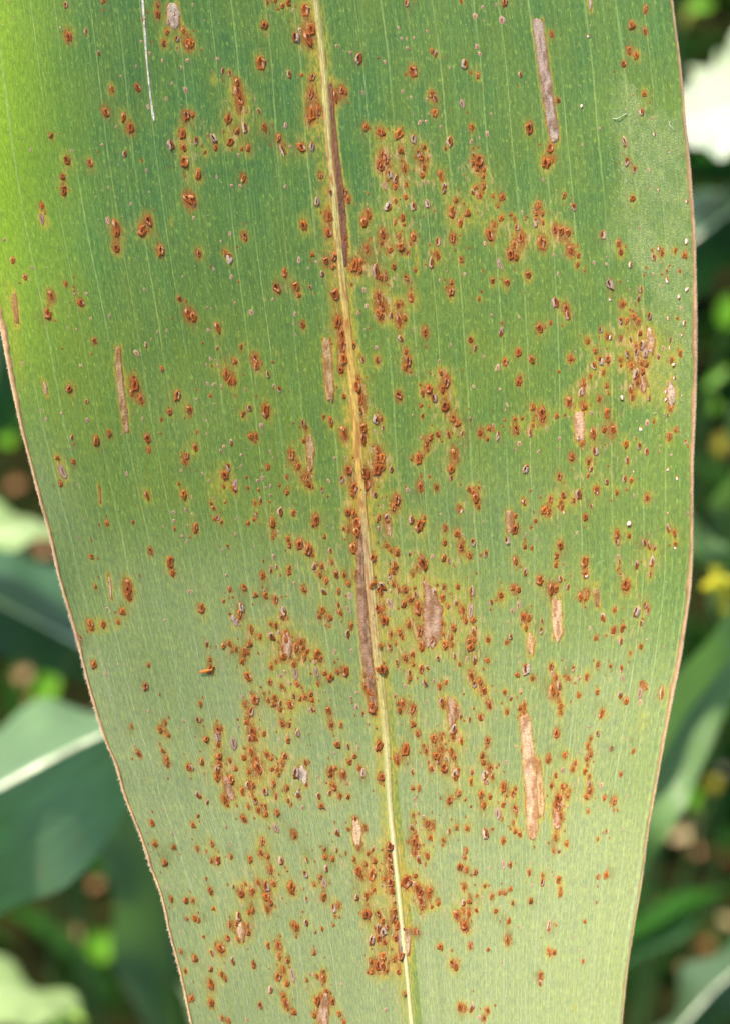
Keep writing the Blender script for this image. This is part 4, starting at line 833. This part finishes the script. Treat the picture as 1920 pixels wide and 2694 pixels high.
def far_leaf(label, A, mid, B, mat, rib=True, group=None, ribw=5.0, ribmat='rib', name='maize_leaf', wave=0.003, cat='leaf'):
    n, m_ = 28, 17
    a, c, b = (resample(q, n) for q in (A, mid, B))
    pa, pc, pb = (P(q[:, 0], q[:, 1], q[:, 2]) for q in (a, c, b))
    base = pc[0]
    t = np.linspace(-1, 1, m_)
    V = np.zeros((n, m_, 3))
    for j, tt in enumerate(t):
        e = pa if tt < 0 else pb
        V[:, j] = pc + (e - pc) * abs(tt)
    # gentle cupping and waving of the halves
    nrm = np.cross(np.gradient(V, axis=1), np.gradient(V, axis=0)); nrm /= np.linalg.norm(nrm, axis=-1, keepdims=True) + 1e-12
    sd = abs(hash(label)) if False else sum(map(ord, label))
    U, W = np.meshgrid(np.linspace(0, 1, n), t, indexing='ij')
    V = V + nrm * (wave * np.abs(W)**1.2 * (np.sin(U * 9 + sd) + .6 * np.sin(U * 17 + sd * 2)))[..., None]
    root = link(name, None, None, label=label, category=cat)
    if group: root['group'] = group
    root.location = base; root.empty_display_size = .02
    link('blade', mesh('blade', (V - base).reshape(-1, 3), grid_faces(n, m_), GREENS[mat], True, dict(across=W, along=U * 3 + sd % 7)), root)
    if rib:
        wv = V[:, m_ // 2 + 1] - V[:, m_ // 2 - 1]; wv /= np.linalg.norm(wv, axis=1, keepdims=True)
        nn = nrm[:, m_ // 2]
        if np.mean(nn @ -FWD) < 0: nn = -nn
        r = (ribw * K * c[:, 2] / D0 * np.linspace(1.1, .7, n))[:, None]
        ctr = V[:, m_ // 2]
        Rb = np.stack([ctr - wv * r - nn * r * .3, ctr - wv * r * .6 + nn * r * .45, ctr + nn * r * .7, ctr + wv * r * .6 + nn * r * .45, ctr + wv * r - nn * r * .3], 1)
        link('midrib', mesh('midrib', (Rb - base).reshape(-1, 3), grid_faces(n, 5), GREENS[ribmat], True), root)
    return root

def ground_depth(px, py, z=0.0):
    d = P(px, py, 1.0) - CAM
    return (z - CAM[2]) / d[2]

def tube(p0, p1, r0, r1, bend=(0, 0, 0), n=8, m_=7):
    p0, p1, bend = map(np.asarray, (p0, p1, bend))
    t = np.linspace(0, 1, n)[:, None]
    c = p0 + (p1 - p0) * t + bend * np.sin(t * math.pi)
    d = (p1 - p0) / np.linalg.norm(p1 - p0)
    x = np.cross(d, (0.3, .9, .2)); x /= np.linalg.norm(x); y = np.cross(d, x)
    r = r0 + (r1 - r0) * t
    ang = np.linspace(0, 2 * math.pi, m_ + 1)
    V = c[:, None] + (np.cos(ang)[None, :, None] * x + np.sin(ang)[None, :, None] * y) * r[:, None]
    return V.reshape(-1, 3), grid_faces(n, m_ + 1)

def scrap(label, px, py, lx, ly, mat, depth=None, turn=0.0, group=None, face=0.35, name='dry_leaf_scrap', cat='dry leaf'):
    """A curled bit of leaf lying on the soil, or a leaf tip carried on a stalk when a depth is given."""
    ground = depth is None
    if ground:
        depth = float(ground_depth(px, py)) - .03
    c = P(px, py, depth)
    k = K * depth / D0
    n, m_ = 9, 7
    u, v = np.meshgrid(np.linspace(-1, 1, n), np.linspace(-1, 1, m_), indexing='ij')
    w = np.sqrt(np.clip(1 - np.abs(u)**2.3, 0.02, 1))
    ca, sa = math.cos(turn), math.sin(turn)
    ex = RIGHT * ca + UP * sa
    ey = (UP * ca - RIGHT * sa) * math.cos(face) + FWD * math.sin(face) * (1 if True else 0)
    nn = np.cross(ex, ey)
    V = c + ex * (u * lx * k)[..., None] + ey * (v * w * ly * k / math.cos(face))[..., None] + nn * ((.35 * v**2 - .25 * u**2) * ly * k)[..., None]
    base = np.array((c[0], c[1], 0.0)) if not ground else c
    root = link(name, None, None, label=label, category=cat)
    if group: root['group'] = group
    root.location = base; root.empty_display_size = .02
    link('blade', mesh('blade', (V - base).reshape(-1, 3), grid_faces(n, m_), GREENS[mat], True), root)
    rv = V[:, m_ // 2]
    rb = np.stack([rv - ey * .05 * ly * k, rv + nn * .04 * ly * k * np.sign(nn @ -FWD), rv + ey * .05 * ly * k], 1)
    link('vein', mesh('vein', (rb - base).reshape(-1, 3), grid_faces(n, 3), GREENS['straw' if ground else mat], True), root)
    if not ground:
        end = np.array((c[0] + random.uniform(-.05, .05), c[1] + random.uniform(.0, .12), 0.0))
        tv, tf = tube(end, rv[0], .003, .0012, (0, .02, 0))
        link('stalk', mesh('stalk', tv - base, tf, GREENS['stem'], True), root)
    return root

# ---- left side
far_leaf('wide bluish green leaf with bright white midrib, beside the bristly margin',
         [(-260, 1960, .66), (0, 1893, .64), (150, 1876, .64), (300, 1862, .65), (450, 1850, .66)],
         [(-260, 2195, .52), (0, 2072, .52), (140, 1995, .52), (290, 1922, .53), (450, 1872, .56)],
         [(-260, 2640, .55), (0, 2415, .53), (190, 2300, .53), (320, 2175, .53), (395, 2060, .545), (470, 1930, .57)], 'teal', ribw=11)
far_leaf('dark green leaf with faint pale midrib between two pale leaves',
         [(-120, 1430, .84), (0, 1468, .83), (130, 1478, .82), (330, 1540, .82)],
         [(-120, 1530, .76), (0, 1585, .76), (100, 1635, .76), (220, 1700, .76), (330, 1758, .77)],
         [(-120, 1640, .78), (0, 1692, .77), (100, 1760, .77), (200, 1800, .77), (330, 1850, .78)], 'dark', ribw=6)
far_leaf('pale sunlit leaf end pointing at the bristly margin',
         [(-200, 1350, .80), (0, 1338, .78), (60, 1350, .77), (150, 1372, .75)],
         [(-200, 1430, .70), (0, 1405, .70), (60, 1390, .70), (150, 1378, .72)],
         [(-200, 1560, .66), (0, 1478, .66), (60, 1425, .68), (150, 1385, .71)], 'pale', ribw=4)
far_leaf('deep green leaf hanging behind the yellowish edge of the rusted leaf',
         [(-260, 700, 1.0), (-220, 900, 1.0), (-170, 1120, 1.0), (-130, 1260, 1.02)],
         [(20, 700, .98), (0, 900, .98), (-30, 1080, .98), (-80, 1240, 1.0)],
         [(260, 700, 1.02), (180, 900, 1.02), (70, 1080, 1.02), (-20, 1190, 1.02)], 'dark', ribw=4, ribmat='stem')
far_leaf('dull grey green leaf hanging under the white midribbed leaf',
         [(235, 2040, .90), (265, 2300, .90), (330, 2560, .90), (400, 2800, .90)],
         [(430, 2040, .94), (440, 2300, .94), (470, 2560, .94), (500, 2800, .94)],
         [(640, 2040, .92), (640, 2300, .92), (640, 2560, .92), (640, 2800, .92)], 'grey', ribw=5, ribmat='stem')
far_leaf('pale green leaf arching over the soil with its tip down',
         [(-200, 2470, .86), (-40, 2492, .85), (40, 2520, .84), (110, 2590, .82), (200, 2660, .78)],
         [(-200, 2600, .74), (-40, 2600, .74), (40, 2602, .74), (120, 2625, .74), (215, 2690, .74)],
         [(-200, 2720, .70), (-40, 2690, .70), (40, 2688, .70), (120, 2668, .71), (212, 2705, .73)], 'pale', ribw=4)
far_leaf('small pale leaf tip under the arching pale leaf',
         [(60, 2800, .82), (105, 2720, .82), (140, 2680, .81), (165, 2668, .8)],
         [(120, 2800, .76), (140, 2730, .76), (160, 2690, .77), (172, 2672, .78)],
         [(190, 2800, .76), (190, 2730, .76), (182, 2690, .77), (176, 2674, .78)], 'pale', ribw=3)
far_leaf('pale leaf edge tucked under the bristly margin',
         [(420, 2590, 1.0), (455, 2640, 1.0), (480, 2720, 1.0), (500, 2800, 1.0)],
         [(480, 2590, .92), (500, 2640, .92), (525, 2720, .92), (540, 2800, .92)],
         [(560, 2590, .92), (570, 2640, .92), (580, 2720, .92), (590, 2800, .92)], 'pale', ribw=3)
# ---- right side
far_leaf('brilliant white sunlit leaf behind the dusty patch',
         [(1740, 300, .84), (1810, 215, .84), (1860, 165, .85), (1920, 115, .86), (2040, 60, .88)],
         [(1740, 345, .70), (1810, 320, .70), (1870, 300, .70), (1940, 270, .71), (2040, 230, .73)],
         [(1740, 372, .66), (1810, 384, .66), (1880, 388, .66), (1940, 392, .66), (2040, 400, .68)], 'white', ribw=6)
far_leaf('small pale leaf tip above the brilliant white leaf',
         [(1825, 205, .92), (1840, 178, .92), (1865, 168, .92), (1900, 160, .93)],
         [(1822, 208, .86), (1845, 200, .86), (1865, 193, .86), (1905, 180, .87)],
         [(1828, 218, .84), (1850, 218, .84), (1870, 210, .84), (1905, 198, .85)], 'white', ribw=2)
far_leaf('shaded bluish green leaf under the white leaf',
         [(1760, 400, .82), (1840, 396, .82), (1920, 392, .82), (2040, 380, .82)],
         [(1760, 430, .84), (1840, 432, .84), (1920, 425, .84), (2040, 410, .84)],
         [(1760, 470, .83), (1840, 482, .83), (1920, 470, .83), (2040, 450, .83)], 'dark', ribw=3, ribmat='stem')
far_leaf('mid green leaf with pale diagonal midrib below the brilliant white leaf',
         [(1760, 560, .86), (1830, 500, .86), (1920, 470, .86), (2040, 380, .86)],
         [(1760, 680, .80), (1830, 624, .80), (1910, 560, .80), (2040, 460, .80)],
         [(1760, 800, .83), (1840, 790, .83), (1930, 700, .83), (2040, 600, .83)], 'dark', ribw=6)
far_leaf('grey green leaf standing upright beside the yellow streaked leaf',
         [(1872, 1560, .72), (1888, 1380, .72), (1905, 1200, .72), (1925, 1060, .73)],
         [(1945, 1560, .74), (1945, 1380, .74), (1945, 1200, .74), (1945, 1060, .75)],
         [(2010, 1560, .72), (2010, 1380, .72), (2000, 1200, .72), (1980, 1060, .73)], 'grey', ribw=4)
far_leaf('green leaf tip turning yellow along one edge',
         [(1790, 1330, .66), (1815, 1450, .66), (1850, 1560, .66), (1905, 1650, .66)],
         [(1815, 1345, .64), (1850, 1450, .64), (1885, 1550, .64), (1918, 1650, .64)],
         [(1835, 1365, .66), (1885, 1440, .66), (1915, 1540, .66), (1945, 1650, .66)], 'mid', ribw=3, ribmat='stem')
far_leaf('narrow yellow strip of withering leaf above the broad green leaf',
         [(1868, 1490, .635), (1880, 1540, .63), (1898, 1590, .63), (1915, 1640, .635)],
         [(1880, 1486, .62), (1894, 1538, .62), (1909, 1590, .62), (1922, 1640, .62)],
         [(1892, 1490, .635), (1908, 1540, .63), (1922, 1590, .63), (1930, 1640, .635)], 'gold', ribw=2, ribmat='gold')
far_leaf('broad green leaf slanting down behind the brown margin',
         [(2060, 1520, .58), (1910, 1645, .57), (1815, 1715, .565), (1700, 1890, .56), (1600, 2080, .56), (1520, 2260, .57)],
         [(2040, 1640, .584), (1915, 1750, .575), (1820, 1860, .569), (1720, 2040, .564), (1650, 2180, .564), (1560, 2360, .574)],
         [(2040, 1760, .58), (1915, 1850, .57), (1845, 2020, .565), (1770, 2190, .56), (1700, 2275, .565), (1600, 2420, .57)], 'mid', ribw=4, ribmat='stem')
far_leaf('dark green leaf crossing over the dark soil',
         [(1560, 2470, 1.0), (1700, 2408, 1.0), (1800, 2365, 1.0), (1920, 2295, 1.0), (2060, 2220, 1.0)],
         [(1560, 2520, 1.02), (1700, 2455, 1.02), (1800, 2400, 1.02), (1920, 2330, 1.02), (2060, 2260, 1.02)],
         [(1560, 2580, 1.0), (1700, 2505, 1.0), (1800, 2440, 1.0), (1920, 2372, 1.0), (2060, 2300, 1.0)], 'dark', ribw=4, ribmat='stem')
far_leaf('grey green leaf with pale midrib below the dark crossing leaf',
         [(1640, 2790, .72), (1760, 2640, .72), (1840, 2545, .72), (1960, 2430, .72)],
         [(1720, 2790, .70), (1800, 2690, .70), (1880, 2600, .70), (1990, 2510, .70)],
         [(1850, 2800, .71), (1910, 2730, .71), (1960, 2660, .71), (2040, 2560, .71)], 'grey', ribw=6)

# ---- lime leaf tips of young plants and dry scraps on the soil
for i, (lab, x, y, lx, ly, mat, dep, tn) in enumerate((
    ('lime green seedling leaf beside a tan scrap', 268, 2490, 42, 40, 'lime', 1.15, 1.2),
    ('lime green seedling leaf under the dark midribbed leaf', 125, 1812, 48, 34, 'lime', 1.1, 1.1),
    ('small lime seedling leaf behind the hanging deep green leaf', 12, 1150, 34, 22, 'lime', 1.1, -.6),
    ('lime seedling leaf low behind the bluish leaf', 255, 2215, 26, 20, 'lime', 1.3, .4),
    ('short lime shoot under the brighter lime seedling', 130, 1885, 40, 18, 'lime', 1.15, 1.5),
    ('bright lime leaf tip above the white sunlit leaf', 1838, 12, 40, 26, 'lime', 1.1, .2),
    ('yellowish leaf tip near the bright lime tip', 1800, 45, 34, 12, 'yellow', 1.2, 1.2),
    ('yellow green leaf tip beside the mid green leaf', 1912, 818, 44, 26, 'lime', 1.0, 1.4),
    ('slender lime leaf curving off the brown margin', 1885, 992, 46, 12, 'lime', .95, .7),
    ('round bright lime leaf tip among dark foliage', 1867, 1066, 24, 22, 'lime', 1.15, 1.3),
    ('dim yellow leaf tip below the round lime tip', 1895, 1165, 30, 16, 'yellow', 1.3, 1.3),
    ('yellow green shoot above a tan stub', 1824, 2105, 34, 16, 'lime', 1.2, 1.5),
    ('small yellow leaf tip near the white scrap', 1876, 2062, 22, 16, 'yellow', 1.3, 1.4))):
    scrap(lab, x, y, lx, ly, mat, dep, tn, name='seedling_leaf', cat='leaf')
for lab, x, y, lx, ly, mat, tn in (
    ('tan dry scrap beside a lime seedling leaf', 193, 2458, 36, 28, 'dry', .9),
    ('tan dry scrap under the dark midribbed leaf', 58, 1778, 40, 20, 'dry', .6),
    ('orange strip of dry leaf under the dark midribbed leaf', 86, 1842, 46, 13, 'rusty', 1.1),
    ('reddish dry scrap against the bristly margin', 232, 1886, 20, 14, 'rusty', .3),
    ('orange brown scrap below the pale sunlit leaf end', 118, 1442, 24, 24, 'dry', .4),
    ('dim brown scrap below the bluish leaf', 250, 2325, 26, 18, 'rusty', .3),
    ('brown scrap in the shade under the deep green leaf', 40, 1275, 30, 20, 'rusty', .2),
    ('tan stub under the yellow green shoot', 1822, 2142, 22, 14, 'straw', .1),
    ('slanting pale dry strip of leaf on dark soil', 1795, 2195, 50, 17, 'straw', .22),
    ('orange brown scrap under the slanting dry strip', 1825, 2236, 18, 24, 'dry', 1.2),
    ('white scrap lit by the sun at the soil', 1905, 2026, 30, 12, 'straw', -.1),
    ('small round tan scrap alone on dark soil', 1800, 2548, 20, 18, 'dry', .4),
    ('cream scrap beside the rusty scrap', 1915, 2422, 14, 26, 'straw', 1.2),
    ('rusty scrap beside the cream scrap', 1866, 2482, 18, 32, 'rusty', 1.3),
    ('dim tan scrap beside the dark crossing leaf', 1731, 2390, 26, 16, 'rusty', .3),
    ('small orange scrap beside the green slanting leaf', 1786, 2115, 14, 14, 'rusty', .3)):
    scrap(lab, x, y, lx * .8, ly * .8, mat, None, tn, face=.5)

# ------------------------------------------------------------------ maize plants added to shade the soil
# three added plants hidden behind the leaf, their tops shading the soil
for i, (sx, sy, hgt) in enumerate(((-.22, 2.5, 2.1), (.10, 3.1, 2.3), (.30, 2.2, 2.0))):
    root = link('shade_plant', None, None, label=('maize plant added for shade behind the bristly margin side of the rusted leaf', 'tall maize plant added for shade, farthest behind the rusted leaf',
               'maize plant added for shade behind the rusted leaf, on the side of its brown margin')[i], category='maize plant')
    root.location = (sx, sy, 0); root.empty_display_size = .1
    tv, tf = tube((0, 0, -.02), (.02, 0, hgt), .014, .008)
    link('stalk', mesh('stalk', tv, tf, GREENS['stem'], True), root)
    for j in range(9):
        az = j * 2.4 + i; z0 = hgt * (.62 + .045 * j)
        d = np.array((math.cos(az), math.sin(az), 0)); w = np.array((-d[1], d[0], 0))
        n, m_ = 22, 7
        u = np.linspace(0, 1, n)
        ctr = d * (u * .85)[:, None] + np.array((0, 0, 1.0)) * (z0 + .38 * u - .55 * u**2)[:, None]
        wd = .055 * np.sqrt(np.clip(np.sin(np.pi * np.clip(u * .93 + .07, 0, 1)), 0, 1))
        V = ctr[:, None] + w * (np.linspace(-1, 1, m_)[None, :] * wd[:, None])[..., None] + np.array((0, 0, 1.0)) * (np.abs(np.linspace(-1, 1, m_))[None, :] * wd[:, None] * .35)[..., None]
        U, W = np.meshgrid(u, np.linspace(-1, 1, m_), indexing='ij')
        link('leaf_blade', mesh('leaf_blade', V.reshape(-1, 3), grid_faces(n, m_), GREENS['mid'], True, dict(across=W, along=U * 3)), root)

# low weeds covering the soil between the rows
gr = np.random.default_rng(21)
wv_, wf_, wc_ = [], [], []
o_ = 0
for _ in range(1500):
    x, y = gr.uniform(-1.1, 1.1), gr.uniform(.75, 3.9)
    az = gr.uniform(0, 6.28); ln = gr.uniform(.05, .16); w = gr.uniform(.006, .02); rise = gr.uniform(.3, 1.1)
    d = np.array((math.cos(az), math.sin(az), 0)); s_ = np.array((-d[1], d[0], 0))
    u = np.linspace(0, 1, 5)
    c = np.array((x, y, -.01)) + d * (u * ln)[:, None] + np.array((0, 0, 1.0)) * (ln * (rise * u - .8 * rise * u**2))[:, None]
    ww = w * np.sin(np.pi * (u * .85 + .12))
    v = np.stack([c - s_ * ww[:, None], c + np.array((0, 0, .25)) * ww[:, None] * -1, c + s_ * ww[:, None]], 1).reshape(-1, 3)
    wv_.append(v); wf_.append(grid_faces(5, 3) + o_); o_ += len(v)
    col = np.array((0.012, 0.040, 0.006)) * gr.uniform(.4, 1.6) if gr.random() < .9 else np.array((0.05, 0.03, 0.01)) * gr.uniform(.5, 1.4)
    wc_.append(np.tile(col, (len(v), 1)))
link('ground_cover', mesh('ground_cover', np.concatenate(wv_), np.concatenate(wf_), tint_material('weed_leaves', .7, .0, 60.0, .001, .35, .3), True, None, np.concatenate(wc_)),
     None, kind='stuff', label='low dark green weeds covering the soil', category='weeds')
